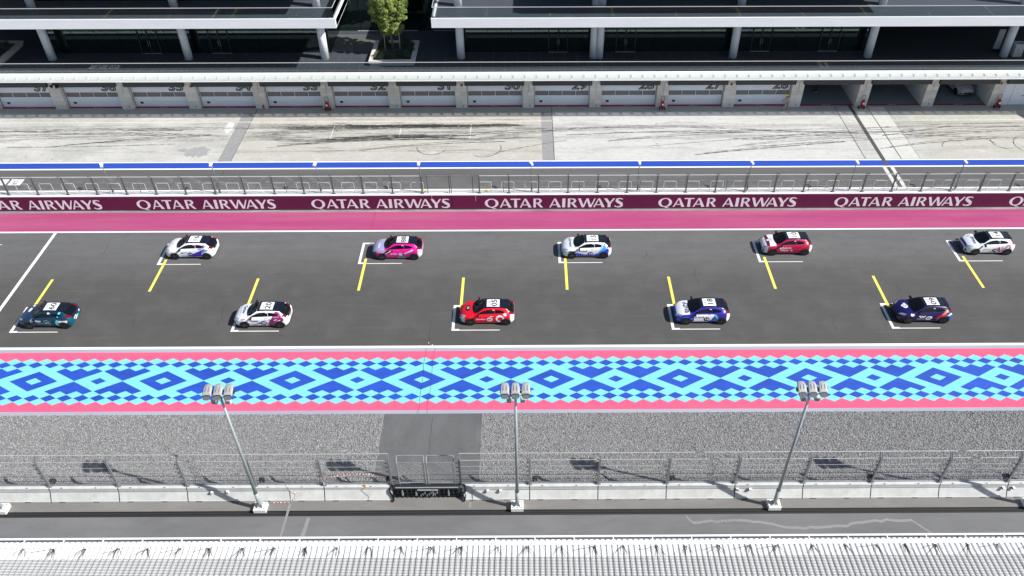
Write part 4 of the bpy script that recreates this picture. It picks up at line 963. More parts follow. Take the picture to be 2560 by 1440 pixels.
# fire extinguishers on wheels
def extinguisher(x, y, label):
    o = thing('wheeled_extinguisher', (x, y, 0), label, 'fire extinguisher', 'wheeled fire extinguishers by the piers')
    MB().tube((x, y, .22), (x, y, .95), .17, 14).tube((x, y, .95), (x, y, 1.08), .17, 14, .06).build('cylinder', REDP, o, smooth=True)
    for s in (-1, 1):
        wl = MB().tube((x+s*.24, y+.1, .18), (x+s*.30, y+.1, .18), .18, 14).build('wheel', RUBBER, o); MB().tube((x+s*.235, y+.1, .18), (x+s*.305, y+.1, .18), .06, 8).build('hub', REDP, wl)
    MB().path([(x-.16, y+.12, .4), (x-.16, y+.2, 1.45), (x+.16, y+.2, 1.45), (x+.16, y+.12, .4)], .02, 6).build('handle', BLACK, o)
    MB().path([(x-.2+.4*math.sin(a*.6)*.3, y-.19, .5+.22*math.cos(a*.8)) for a in range(9)], .022, 5).build('hose', BLACKP, o)
    MB().box(x-.09, x+.09, y-.178, y-.172, .62, .8).build('label_plate', WHITE, o)
extinguisher(-20.35, 75.95, 'red wheeled extinguisher left of the deck tree, by a pier of the closed garages')
extinguisher(14.08, 75.85, 'red wheeled extinguisher two garage doors left of the walking person')
extinguisher(34.68, 75.9, 'red wheeled extinguisher at the pier between the first two open garages')
extinguisher(48.7, 75.95, 'red wheeled extinguisher beside the white service door')
MB().tube((-27.0, 76.3, 0), (-27.0, 76.3, .55), .05, 8).box(-27.1, -26.95, 76.25, 76.35, .3, .45).build('red_hydrant', REDP, label='small red standpipe at the pier between doors 34 and 33', cat='standpipe')
po = thing('parasol', (54.0, 74.0, 0), 'large parasol beyond the right edge, seen by its round shadow', 'parasol')
MB().tube((54, 74, 0), (54, 74, 2.5), .03, 8).build('pole', GALV, po)
c = MB(); c.add([(54, 74, 2.7)]+[(54+1.35*math.cos(i*math.pi/4), 74+1.35*math.sin(i*math.pi/4), 2.3) for i in range(8)], [(0, i+1, (i+1) % 8+1) for i in range(8)]); c.build('canopy', mat('parasol_cloth', (.5, .5, .5), .8), po)
exec_cars = True

# ------------------------------------------------------------------ hatchback race cars
I = np.interp
XT = [-1.98, -1.93, -1.80, -1.60, -1.35, -1.05, -.90, -.60, -.22, .10, .50, .90, 1.25, 1.42, 1.60, 1.78, 1.88, 1.95, 2.0]
ZC = [.58, .66, .77, .865, .935, .99, 1.02, 1.18, 1.36, 1.405, 1.415, 1.395, 1.355, 1.33, 1.19, 1.03, .96, .88, .72]
XW = [-1.98, -1.93, -1.80, -1.60, -1.35, -1.17, -.9, -.6, 0, .6, .95, 1.39, 1.65, 1.82, 1.93, 2.0]
WM = [.52, .64, .77, .845, .885, .897, .872, .855, .855, .86, .875, .905, .89, .84, .76, .60]
XB = [-1.98, -1.93, -1.75, -1.5, -1.2, -.9, -.3, .5, 1.1, 1.5, 1.8, 1.95, 2.0]
ZB = [.56, .62, .74, .83, .885, .905, .92, .955, 1.0, 1.02, .98, .86, .72]
ST = sorted(set([-1.98, -1.96, -1.93, -1.87, -1.8, -1.7, -1.6, -1.48, -1.35, -1.2, -1.05, -.95, -.90, -.82, -.7, -.6, -.48, -.35, -.22, -.1, .05, .2, .35, .55, .62, .68, .8, .95, 1.1, 1.25, 1.33, 1.42, 1.5, 1.6, 1.7, 1.78, 1.85, 1.9, 1.95, 1.98, 2.0]))
def section(x):
    wm, zb, zc = I(x, XW, WM), I(x, XB, ZB), I(x, XT, ZC)
    e = min(1, (x+2.02)/.25)*min(1, (2.04-x)/.2)
    zlo = .20+.16*(1-min(1, (x+2.0)/.15))*.6+(.14*max(0, (x-1.75)/.25))
    taper = I(x, [-2, -1.2, 1.4, 2], [.93, .93, .93, .92]); wb = wm*I(x, [-2, -1.2, -.5, .6, 1.4, 2], [.93, .92, .90, .90, .90, .90])
    pts = [(wm*.94, zlo), (wm*.985, zlo+.14), (wm, max(zlo+.2, .56)), (wm*.985, .56+(zb-.56)*.6 if zb > .6 else zb-.01), (wb, zb)]
    if pts[2][1] > zb-.02: pts[2] = (wm, zb-.03); pts[3] = (wm*.985, zb-.015)
    h = [(wb*f, zb+(zc-zb)*(1-f*f)) for f in (.95, .82, .74, .40, 0)]
    wr = I(x, [-.9, -.6, -.22, .1, .6, 1.1, 1.42, 1.78, 1.95], [.76, .70, .615, .60, .60, .585, .56, .62, .66])
    c = [(wb-.02, zb+.012), (wr, max(zb+.015, zc-.095)), (wr-.05, max(zb+.02, zc-.035)), (wr*.5, zc-.006), (0, zc)]
    k = min(1, max(0, (x+.97)/.12))*min(1, max(0, (1.93-x)/.15))
    return pts+[(a[0]*(1-k)+b[0]*k, a[1]*(1-k)+b[1]*k) for a, b in zip(h, c)]
SEC = [section(x) for x in ST]; NPT = 10
def car_vert(i, j, s): return (ST[i], s*SEC[i][j][0], SEC[i][j][1])
def bucket(xm, r):
    if r >= 7 or (r == 6 and (xm < -.95)):
        if xm < -.93: return 'hood'
        if r >= 7 and xm > 1.88: return 'tailgate'
    if r in (5, 6) and xm < -.95: return 'hood'
    if r <= 3 and xm < -1.60: return 'front_bumper'
    if r <= 3 and xm > 1.72: return 'rear_bumper'
    if r <= 3 and -.70 < xm < .60: return 'door'
    return 'body'
BK = {}
for s in (-1, 1):
    for i in range(len(ST)-1):
        for r in range(NPT-1):
            xm = (ST[i]+ST[i+1])/2; n_ = bucket(xm, r); key = (n_, s if n_ in ('door', 'side_window', 'rear_side_window', 'pillar') else 0)
            q = [car_vert(i, r, s), car_vert(i+1, r, s), car_vert(i+1, r+1, s), car_vert(i, r+1, s)]
            if s > 0: q = q[::-1]
            BK.setdefault(key, []).append(q)
for i, nm in ((0, 'front_bumper'), (len(ST)-1, 'rear_bumper')):
    for r in range(NPT-1):
        a, b = SEC[i][r], SEC[i][r+1]; q = [(ST[i], -a[0], a[1]), (ST[i], -b[0], b[1]), (ST[i], b[0], b[1]), (ST[i], a[0], a[1])]
        BK[(nm, 0)].append(q if i == 0 else q[::-1])
CARME = {}
allv = []; allf = []
for key, qs in BK.items():
    vs = {}; fs = []
    for q in qs:
        f = []
        for p in q:
            k = tuple(round(c, 5) for c in p)
            if k not in vs: vs[k] = len(vs)
            if vs[k] not in f: f.append(vs[k])
        if len(f) > 2: fs.append(f)
        o = len(allv); allv += q; allf.append((o, o+1, o+2, o+3))
    me = bpy.data.meshes.new(key[0]); me.from_pydata(list(vs), [], fs); me.polygons.foreach_set('use_smooth', [True]*len(fs)); me.update(); CARME[key] = me
# shared vertex normals over the whole shell so that panels shade as one surface
bmw = bmesh.new()
for q in [q for qs in BK.values() for q in qs]:
    vv = []
    for p in q:
        v = bmw.verts.new(p); vv.append(v)
    try: bmw.faces.new(vv)
    except ValueError: pass
bmesh.ops.remove_doubles(bmw, verts=bmw.verts, dist=1e-4); bmw.normal_update()
NRM = {tuple(round(c, 3) for c in v.co): v.normal.copy() for v in bmw.verts}
for me in CARME.values():
    me.normals_split_custom_set_from_vertices([NRM.get(tuple(round(c, 3) for c in v.co), Vector((0, 0, 1))) for v in me.vertices])
BVH = BVHTree.FromBMesh(bmw)
def drape(me, plane, off):
    bm = bmesh.new(); bm.from_mesh(me)
    for _ in range(4):
        ed = [e for e in bm.edges if e.calc_length() > .13]
        if not ed: break
        bmesh.ops.subdivide_edges(bm, edges=ed, cuts=1); bmesh.ops.triangulate(bm, faces=[f for f in bm.faces if len(f.verts) > 4])
    for v in bm.verts:
        a, b = v.co.x, v.co.y
        if plane == 'L': o, d = Vector((a, -3, b)), Vector((0, 1, 0))
        elif plane == 'R': o, d = Vector((a, 3, b)), Vector((0, -1, 0))
        elif plane == 'T': o, d = Vector((a, b, 4)), Vector((0, 0, -1))
        elif plane == 'F': o, d = Vector((-4, a, b)), Vector((1, 0, 0))
        else: o, d = Vector((4, a, b)), Vector((-1, 0, 0))
        h = BVH.ray_cast(o, d)
        if h[0] is None: h = BVH.find_nearest(o+d*3.1)
        n = h[1] if h[1].dot(-d) > 0 else -h[1]
        v.co = h[0]+n*off-d*off*.4
    bmesh.ops.recalc_face_normals(bm, faces=bm.faces)
    bm.to_mesh(me); bm.free()
    for p in me.polygons: p.use_smooth = True
    return me
def polymesh(polys):
    bm = bmesh.new()
    for p in polys:
        f = bm.faces.new([bm.verts.new((x, y, 0)) for x, y in p])
    bmesh.ops.triangulate(bm, faces=bm.faces, ngon_method='EAR_CLIP'); me = bpy.data.meshes.new('g'); bm.to_mesh(me); bm.free(); return me
def paint(c, gloss=True):
    n_ = 'car_paint_%02x%02x%02x' % tuple(int(min(1, x)*255) for x in c)
    return mat(n_, c, .35, coat=.35 if gloss else 0, spec=.35)
GLASSC = mat('car_glass', (.003, .004, .006), .05, spec=.45)
ROOFB = mat('carbon_roof', (.007, .010, .020), .28, coat=.3)
LIGHTC = mat('headlight_glass', (.30, .34, .40), .08, spec=.8); TAILC = mat('tail_light', (.13, .004, .006), .15)
BOARDW = mat('number_board', (.80, .80, .80), .5); INK = mat('board_ink', (.012, .012, .014), .6)
TY = MB().tube((0, -.11, 0), (0, .11, 0), .318, 26).mesh('tyre', RUBBER, True)
for p in TY.polygons: p.use_smooth = len(p.vertices) == 4
rm = MB(); rm.tube((0, -.118, 0), (0, -.10, 0), .225, 20)
RIMM_ = rm.mesh('rim', mat('black_rim', (.02, .02, .022), .35, .5))
sp_ = MB()
for a in range(10):
    t_ = a*math.pi/5; c_, s_ = math.cos(t_), math.sin(t_); sp_.add([(c_*.05-s_*.012, -.124, s_*.05+c_*.012), (c_*.05+s_*.012, -.124, s_*.05-c_*.012), (c_*.21+s_*.014, -.122, s_*.21-c_*.014), (c_*.21-s_*.014, -.122, s_*.21+c_*.014)], [(0, 1, 2, 3)])
sp_.tube((0, -.128, 0), (0, -.12, 0), .05, 10)
for a in range(5): t_ = a*2*math.pi/5+.3; sp_.tube((math.cos(t_)*.19, -.129, math.sin(t_)*.19), (math.cos(t_)*.19, -.12, math.sin(t_)*.19), .016, 6)
SPK = sp_.mesh('spokes', mat('spoke_metal', (.12, .12, .125), .3, .8))
def archmesh():
    b = MB(); pts = [(math.cos(t)*.358, max(-.17, math.sin(t)*.358)) for t in [2*math.pi*i/28 for i in range(28)]]
    n = len(pts); b.add([(x, -.03, z) for x, z in pts]+[(x, .2, z) for x, z in pts], [tuple(range(n))[::-1]]+[(i, (i+1) % n, (i+1) % n+n, i+n) for i in range(n)]); me = b.mesh('wheel_arch', mat('arch_black', (.006, .006, .007), .7)); fixn(me); return me
ARCH = archmesh()
MIR = MB().add([(-.09, -.12, 0), (.05, -.12, 0), (.07, .10, .0), (-.06, .10, 0), (-.05, -.12, .13), (.05, -.12, .13), (.07, .10, .14), (-.03, .10, .14)], [(0, 3, 2, 1), (4, 5, 6, 7), (0, 1, 5, 4), (1, 2, 6, 5), (2, 3, 7, 6), (3, 0, 4, 7)]).mesh('mirror', BLACKP)
UND = MB().box(-1.8, 1.8, -.76, .76, .14, .34).mesh('underbody', BLACKP)
SPO = MB().add([(a_, b_, c_-.04) for a_, b_, c_ in [(1.36, -.50, 1.375), (1.36, .50, 1.375), (1.62, .46, 1.345), (1.62, -.46, 1.345), (1.36, -.50, 1.40), (1.36, .50, 1.40), (1.62, .46, 1.38), (1.62, -.46, 1.38)]], [(0, 3, 2, 1), (4, 7, 6, 5), (0, 4, 5, 1), (2, 6, 7, 3), (1, 5, 6, 2), (3, 7, 4, 0)]).mesh('spoiler', ROOFB); fixn(SPO)
WIP = MB().path([(-.92, .2, 1.06), (-.75, -.3, 1.13)], .01, 4).path([(-.92, -.25, 1.06), (-.74, -.60, 1.10)], .01, 4).mesh('wiper', BLACKP)
ZTR = MB().box(.9, 1.02, -.5, -.42, 0, .0).mesh('x', BLACK)
def ellipse(cx_, cz_, rx, ry, n=24, rot=0):
    c_, s_ = math.cos(rot), math.sin(rot); o = []
    for i in range(n): a = 2*math.pi*i/n; u, v = rx*math.cos(a), ry*math.sin(a); o.append((cx_+u*c_-v*s_, cz_+u*s_+v*c_))
    return o
HLT = {s: drape(polymesh([[(-1.90, s*.45), (-1.72, s*.55), (-1.48, s*.76), (-1.46, s*.80), (-1.66, s*.80), (-1.84, s*.62)]]), 'T', .010) for s in (-1, 1)}
TLT = {s: drape(polymesh([[(1.68, s*.50), (1.92, s*.50), (1.90, s*.70), (1.74, s*.80), (1.60, s*.79), (1.66, s*.62)]]), 'T', .010) for s in (-1, 1)}
GRL = drape(polymesh([[(-.52, .26), (.52, .26), (.42, .52), (-.42, .52)]]), 'F', .012)
INT = {s: drape(polymesh([[(s*.60, .30), (s*.74, .32), (s*.70, .52), (s*.58, .50)]]), 'F', .012) for s in (-1, 1)}
WS = drape(polymesh([[(-1.03, -.16), (-1.04, 0), (-1.03, .16), (-.985, .40), (-.90, .58), (-.76, .69), (-.62, .70), (-.20, .555), (-.18, .3), (-.175, 0), (-.18, -.3), (-.20, -.555), (-.62, -.70), (-.76, -.69), (-.90, -.58), (-.985, -.40)]]), 'T', .008)
RFM = drape(polymesh([[(-.165, -.545), (-.165, .545), (.3, .545), (.9, .53), (1.44, .51), (1.44, -.51), (.9, -.53), (.3, -.545)]]), 'T', .008)
RWM = drape(polymesh([[(1.45, -.51), (1.45, .51), (1.60, .56), (1.78, .56), (1.90, .50), (1.93, .2), (1.93, -.2), (1.90, -.50), (1.78, -.56), (1.60, -.56)]]), 'T', .008)
DLO = [(-.74, .945), (-.50, 1.075), (-.22, 1.20), (0, 1.262), (.30, 1.287), (.60, 1.280), (.60, 1.015), (0, .985), (-.40, .965)]
DLR = [(.64, 1.277), (.88, 1.257), (1.10, 1.21), (1.26, 1.15), (1.32, 1.12), (1.28, 1.08), (1.1, 1.05), (.64, 1.018)]
STK = [(.44, 1.235), (.58, 1.235), (.57, 1.28), (.45, 1.282)]
SWM = {pl: (drape(polymesh([DLO]), pl, .008), drape(polymesh([DLR]), pl, .008), drape(polymesh([STK]), pl, .014), drape(polymesh([[(.36, .90), (.52, .905), (.52, .925), (.36, .92)]]), pl, .012)) for pl in ('L', 'R')}
BRD = drape(polymesh([[(.02, -.40), (.94, -.40), (.94, .40), (.02, .40)]]), 'T', .012)
def car(no, x, y, base, hood, fbump, rbump, decals, label, rz=0, roofnum=None, rail=None):
    t = thing('race_car', (x, y, 0), label, 'car', 'hatchback race cars lined up on the grid', rz)
    bp = paint(base)
    mt = {'body': bp, 'hood': paint(hood), 'windscreen': GLASSC, 'roof': ROOFB, 'rear_window': GLASSC, 'tailgate': ROOFB, 'side_window': GLASSC, 'rear_side_window': GLASSC,
          'pillar': BLACKP, 'front_bumper': paint(fbump), 'rear_bumper': paint(rbump), 'door': bp}
    for key, me0 in CARME.items():
        me = me0.copy(); me.materials.clear(); me.materials.append(mt[key[0]])
        o = link(key[0], me, t)
        if key[0] == 'door': link('door_handle', setm(SWM['L' if key[1] < 0 else 'R'][3].copy(), BLACKP), o)
    link('windscreen', setm(WS.copy(), GLASSC), t); link('roof', setm(RFM.copy(), ROOFB), t); link('rear_window', setm(RWM.copy(), GLASSC), t)
    for pl in ('L', 'R'):
        link('side_window', setm(SWM[pl][0].copy(), GLASSC), t); link('rear_side_window', setm(SWM[pl][1].copy(), GLASSC), t); link('window_sticker', setm(SWM[pl][2].copy(), BOARDW), t)
    for s in (-1, 1):
        link('headlight', setm(HLT[s].copy(), LIGHTC), t); link('tail_light', setm(TLT[s].copy(), TAILC), t); link('air_intake', setm(INT[s].copy(), BLACKP), t)
        m_ = link('mirror', MIR, t, loc=(-.60, s*.93, .93)); m_.scale = (1, -s if s > 0 else 1, 1)
        for ax in (-1.17, 1.39):
            link('wheel_arch', ARCH, t, loc=(ax, s*.885, .315), rz=0 if s < 0 else math.pi)
            wh = thing('wheel', (ax, s*.808, .318), None, None, rz=0 if s < 0 else math.pi); wh.parent = t
            link('tyre', TY, wh); link('rim', RIMM_, wh); link('spokes', SPK, wh)
    link('grille', setm(GRL.copy(), BLACKP), t); link('underbody', UND, t); link('spoiler', SPO, t); link('wiper', WIP, t)
    bd = link('number_board', setm(BRD.copy(), BOARDW), t)
    def put(me, m_, plane, off, name): setm(me, m_); drape(me, plane, off); return link(name, me, t)
    rn = text_mesh(roofnum or no, .56, .010, 'CENTER', 1.32)
    map_mesh(rn, lambda c: Vector((.75-c.y, c.x, 0))); put(rn, INK, 'T', .017, 'roof_number')
    sm = [[(xx, yy), (xx+.022, yy), (xx+.022, yy+l_), (xx, yy+l_)] for xx in (.12, .20, .27) for yy, l_ in ((-.30, .12), (-.12, .16), (.1, .14))] + [[(.84, -.28), (.87, -.28), (.87, -.2), (.84, -.2)], [(.84, .2), (.87, .2), (.87, .28), (.84, .28)]]
    put(polymesh(sm), INK, 'T', .016, 'board_small_print')
    for d in decals:
        kind, plane, c, lay = d[0], d[1], d[2], d[3]; m_ = paint(c); off = .006+.004*lay
        if kind == 'p':
            if plane == 'S':
                for pl in ('L', 'R'): put(polymesh(d[4]), m_, pl, off, 'livery_shape')
            else: put(polymesh(d[4]), m_, plane, off, 'livery_shape')
        else:
            txt, px_, py_, size, sx, rot = d[4:10] if len(d) > 9 else (*d[4:9], 0)
            for pl in (('L', 'R') if plane == 'S' else (plane,)):
                me = text_mesh(txt, size, .006 if size < .3 else .01, 'CENTER', sx, 2)
                if plane == 'S':
                    sg_ = 1 if pl == 'L' else -1
                    map_mesh(me, lambda q: Vector((px_+sg_*(q.x*math.cos(rot)-q.y*math.sin(rot)), py_+q.x*math.sin(rot)+q.y*math.cos(rot), 0)))
                else: map_mesh(me, lambda q: Vector((px_+q.y, py_-q.x, 0)))
                put(me, m_, pl, off, 'lettering')
    return t
W_ = (.80, .81, .84); K_ = (.012, .012, .016); RED = (.72, .006, .022); NAVY = (.012, .010, .12); 
def bar(x0, z0, x1, z1, w_): 
    d = Vector((x1-x0, z1-z0)).normalized(); n = Vector((-d.y, d.x))*w_/2
    return [(x0+n.x, z0+n.y), (x0-n.x, z0-n.y), (x1-n.x, z1-n.y), (x1+n.x, z1+n.y)]
def ringpolys(cx_, cz_, ro, ri, ry=1.0):
    a, b = ellipse(cx_, cz_, ro, ro*ry), ellipse(cx_, cz_, ri, ri*ry); return [[a[k], a[(k+1) % 24], b[(k+1) % 24], b[k]] for k in range(24)]
TEAL = (.006, .035, .075); CYN = (.12, .62, .66)
car('60', -34.84, 44.27, TEAL, (.008, .035, .095), TEAL, (.006, .075, .12), [
    ('p', 'S', W_, 0, [[(-.95, .80), (-.70, .98), (-.62, .94), (-.82, .66), (-1.0, .62)]]),
    ('p', 'S', CYN, 0, [[(.95, .25), (.80, .42), (.82, .66), (.98, .86), (1.10, .82), (.98, .62), (.98, .44), (1.02, .3)], [(1.10, 1.0), (1.32, 1.30), (1.18, 1.32), (1.0, 1.06)]]),
    ('p', 'S', W_, 1, [[(.98, .66), (1.25, .46), (1.40, .56), (1.60, .44), (1.75, .78), (1.62, .80), (1.50, .60), (1.42, .66), (1.30, .60), (1.1, .78)], [(.36, 1.22), (.50, 1.22), (.54, 1.33), (.38, 1.33)]]),
    ('p', 'S', (.25, .42, .46), 1, ringpolys(.20, .56, .25, .225)), ('t', 'S', (.25, .55, .62), 1, '60', .20, .49, .24, 1.2),
    ('p', 'S', W_, 1, ringpolys(-.52, .72, .07, .03)+ringpolys(-.40, .71, .07, .03)+ringpolys(-.28, .70, .07, .03)), ('p', 'S', (.35, .38, .38), 1, [[(-.50, .56), (-.12, .54), (-.12, .52), (-.50, .54)], [(-.48, .50), (-.10, .48), (-.10, .46), (-.48, .48)]]),
    ('p', 'T', (.75, .78, .8), 0, [ellipse(-1.30, .16, .13, .24)]), ('p', 'T', W_, 0, [[(-1.25, .5), (-1.1, .55), (-1.2, .74), (-1.4, .7)]]),
    ('p', 'B', W_, 0, [bar(-.45, .62, -.1, .70, .1), bar(-.3, .45, .1, .55, .1), [(.35, .6), (.5, .62), (.5, .75), (.35, .73)]]),
    ('p', 'B', CYN, 1, [bar(-.1, .62, .2, .52, .08)])], 'dark teal race car number 60 with cyan and white shapes, nearest the start line')
car('20', -19.24, 44.24, W_, (.74, .77, .84), (.62, .70, .80), W_, [
    ('p', 'S', (.24, .018, .12), 0, [[(.62, .22), (1.05, .22), (1.02, .45), (1.12, .62), (1.38, .72), (1.7, .7), (1.75, .85), (1.3, 1.32), (1.12, 1.28), (.95, .92), (.70, .62), (.52, .40)]]),
    ('p', 'S', W_, 1, [bar(1.02, .74, 1.24, .84, .07), bar(1.28, .72, 1.5, .80, .06)]), ('p', 'S', (.5, .12, .30), 1, [bar(.98, .56, 1.3, .66, .06), bar(.70, .3, 1.0, .28, .05)]),
    ('p', 'S', (.03, .025, .12), 1, [ellipse(.26, .50, .25, .19), bar(-.80, .30, -.35, .36, .03), bar(-.36, .36, 0, .48, .035), bar(-.2, .54, -.12, .44, .05), bar(-.08, .56, 0, .46, .05)]),
    ('t', 'S', W_, 2, '20', .27, .42, .27, 1.2), ('t', 'S', (.12, .09, .14), 1, 'Qatar', -.42, .62, .22, 1.2), ('p', 'S', (.10, .08, .12), 1, [bar(.32, .78, .42, .78, .03), bar(.50, .78, .56, .78, .03), bar(.64, .80, .86, .82, .02), bar(.64, .75, .86, .77, .02)]),
    ('t', 'T', (.12, .10, .15), 1, 'Qatar', -1.34, .10, .30, 1.25), ('p', 'T', (.1, .08, .12), 1, [[(-1.52, -.25), (-1.50, -.25), (-1.50, .15), (-1.52, .15)]]), ('p', 'S', (.28, .05, .16), 1, [bar(-1.35, .80, -1.05, .84, .06)]),
    ('p', 'B', (.24, .1, .16), 1, [bar(-.2, .62, .25, .66, .14)])], 'white race car number 20 with maroon rear quarter, second in the lower row')
car('05', -2.88, 44.43, RED, RED, (.55, .62, .74), W_, [
    ('p', 'S', (.80, .78, .79), 1, [ellipse(.22, .56, .21, .19)]), ('t', 'S', (.07, .07, .09), 2, '05', .22, .49, .22, 1.25), ('t', 'S', (.76, .70, .72), 1, 'ooredoo', -.42, .53, .17, 1.1),
    ('p', 'S', W_, 1, ringpolys(.98, .62, .32, .18, .98)+[ellipse(1.34, .97, .125, .10)]), ('p', 'S', (.78, .70, .72), 1, [bar(.25, .82, .48, .84, .04)]),
    ('p', 'T', K_, 0, [ellipse(-1.36, .0, .17, .34)]), ('t', 'T', (.72, .70, .7), 1, '05', -1.44, 0, .24, 1.2), ('p', 'S', (.85, .16, .22), 0, [bar(-.8, .25, .95, .25, .05)])],
    'bright red race car number 05 with white ring on its side, lower row middle')
car('18', 12.82, 44.41, (.035, .020, .30), (.78, .80, .86), (.02, .08, .55), W_, [
    ('p', 'S', W_, 0, [[(-.66, .28), (.35, .28), (.62, .45), (.80, .80), (.78, .93), (-.60, .88)]]),
    ('p', 'S', (.12, .45, .72), 1, [[(.78, .92), (.95, .92), (1.12, .66), (1.05, .58), (.86, .72)], [(1.12, .60), (1.12, .40), (.9, .30), (.98, .45)]]),
    ('p', 'S', (.03, .14, .60), 1, [[(-1.6, .68), (-1.2, .78), (-.72, .60), (-.75, .50), (-.9, .50), (-1.17, .72), (-1.5, .60)], [(.45, .3), (.75, .42), (.86, .7), (1.02, .55), (.86, .34)]]),
    ('p', 'S', K_, 1, [ellipse(.28, .51, .21, .19)]), ('t', 'S', W_, 2, '18', .28, .43, .24, 1.2), ('t', 'S', (.14, .14, .2), 1, 'QNB', -.16, .62, .18, 1.3), ('p', 'S', (.14, .14, .2), 1, ringpolys(-.52, .66, .07, .03)),
    ('p', 'S', (.6, .6, .82), 1, [bar(-.8, .25, .4, .25, .05)]),
    ('t', 'T', (.06, .06, .12), 1, 'QNB', -1.28, -.12, .42, 1.15), ('p', 'T', (.14, .12, .25), 1, [bar(-1.35, .42, -1.10, .42, .04), bar(-1.35, .52, -1.10, .52, .04), bar(-1.22, .36, -1.22, .6, .04)]),
    ('p', 'T', (.02, .08, .55), 1, [[(-1.98, -.5), (-1.86, -.4), (-1.86, .4), (-1.98, .5)]])], 'blue race car number 18 with white door and white bonnet, lower row')
car('09', 29.03, 44.40, (.010, .008, .085), (.012, .008, .10), (.006, .006, .03), (.015, .012, .12), [
    ('p', 'S', W_, 1, [ellipse(-.46, .72, .07, .07), bar(-.42, .56, -.26, .72, .09), bar(-.27, .72, -.2, .60, .07), bar(-.22, .56, -.04, .74, .09)]), ('t', 'S', (.5, .5, .56), 1, 'SNOONU', -.33, .40, .10, 1.2),
    ('p', 'S', (.78, .78, .80), 1, [ellipse(.24, .53, .24, .17, rot=.35)]), ('t', 'S', (.04, .04, .09), 2, '09', .24, .46, .20, 1.25, .25),
    ('p', 'S', W_, 1, [ellipse(-.98, .78, .14, .11), ellipse(-1.1, .84, .07, .06)]),
    ('p', 'S', (.72, .01, .07), 1, [[(.72, .50), (.95, .80), (1.18, .92), (1.30, .82), (1.10, .62), (.86, .46)]]), ('p', 'S', (.75, .26, .10), 2, [[(1.08, .86), (1.35, 1.12), (1.5, 1.10), (1.42, .96), (1.25, .84)]]),
    ('p', 'S', (.6, .10, .18), 2, [[(1.12, .78), (1.62, .92), (1.5, .80), (1.15, .68)]]), ('p', 'S', (.5, .62, .75), 1, [[(1.40, .82), (1.72, .98), (1.88, .85), (1.62, .70)]]), ('p', 'S', (.02, .10, .55), 1, [[(1.55, .72), (1.86, .82), (1.9, .5), (1.76, .42), (1.70, .62)]]), ('p', 'S', (.02, .16, .05), 1, [bar(.80, .30, .98, .46, .12)]),
    ('p', 'T', W_, 1, [ellipse(-1.30, -.02, .16, .20), ellipse(-1.45, .1, .1, .12), ellipse(-1.3, .25, .1, .1)]), ('p', 'T', (.03, .03, .1), 2, [bar(-1.36, -.1, -1.22, .05, .03), bar(-1.3, .02, -1.42, .12, .025), bar(-1.33, .2, -1.27, .3, .02)]),
    ('p', 'S', (.14, .13, .25), 1, [bar(-.8, .25, .9, .25, .035)])], 'dark navy race car number 09 with rainbow splash on its rear, lower row')
car('16', -26.92, 52.31, W_, (.80, .80, .84), (.62, .62, .80), W_, [
    ('p', 'S', (.05, .02, .45), 0, [[(-.35, .28), (0, .36), (.5, .62), (.85, .78), (1.3, .98), (1.62, .88), (1.25, .74), (1.02, .58), (1.0, .3), (.4, .24)]]), ('p', 'S', (.12, .42, .75), 1, [[(1.0, .74), (1.4, .92), (1.55, .84), (1.3, .72)], bar(-.6, .30, -.1, .34, .06)]),
    ('p', 'S', (.38, .26, .55), 0, [[(.75, .95), (1.25, 1.28), (1.45, 1.1), (1.0, .85)], [(.5, .24), (.95, .36), (.95, .24)]]), ('p', 'S', (.04, .03, .20), 1, [ellipse(.14, .52, .20, .18)]), ('t', 'S', W_, 2, '16', .14, .45, .22, 1.2),
    ('p', 'S', (.05, .04, .18), 1, [[(-.62, .60), (-.50, .74), (-.47, .60)], [(-.44, .60), (-.44, .74), (-.36, .60)]]), ('p', 'S', (.55, .55, .62), 1, [bar(-.30, .72, -.02, .72, .03), bar(-.30, .65, -.02, .65, .03)]),
    ('p', 'S', (.1, .2, .5), 1, [bar(-.25, .26, -.05, .34, .05), bar(.05, .26, .25, .34, .05)]), ('p', 'T', (.06, .05, .1), 1, [bar(-1.5, -.05, -1.42, .05, .03), bar(-1.42, .05, -1.5, .12, .03)]), ('p', 'B', (.2, .3, .45), 1, [bar(-.3, .6, 0, .7, .04), bar(0, .7, .2, .55, .04)])],
    'white race car number 16 with blue and violet flames, first in the upper row')
MG = (.75, .008, .28); LAV = (.30, .32, .55)
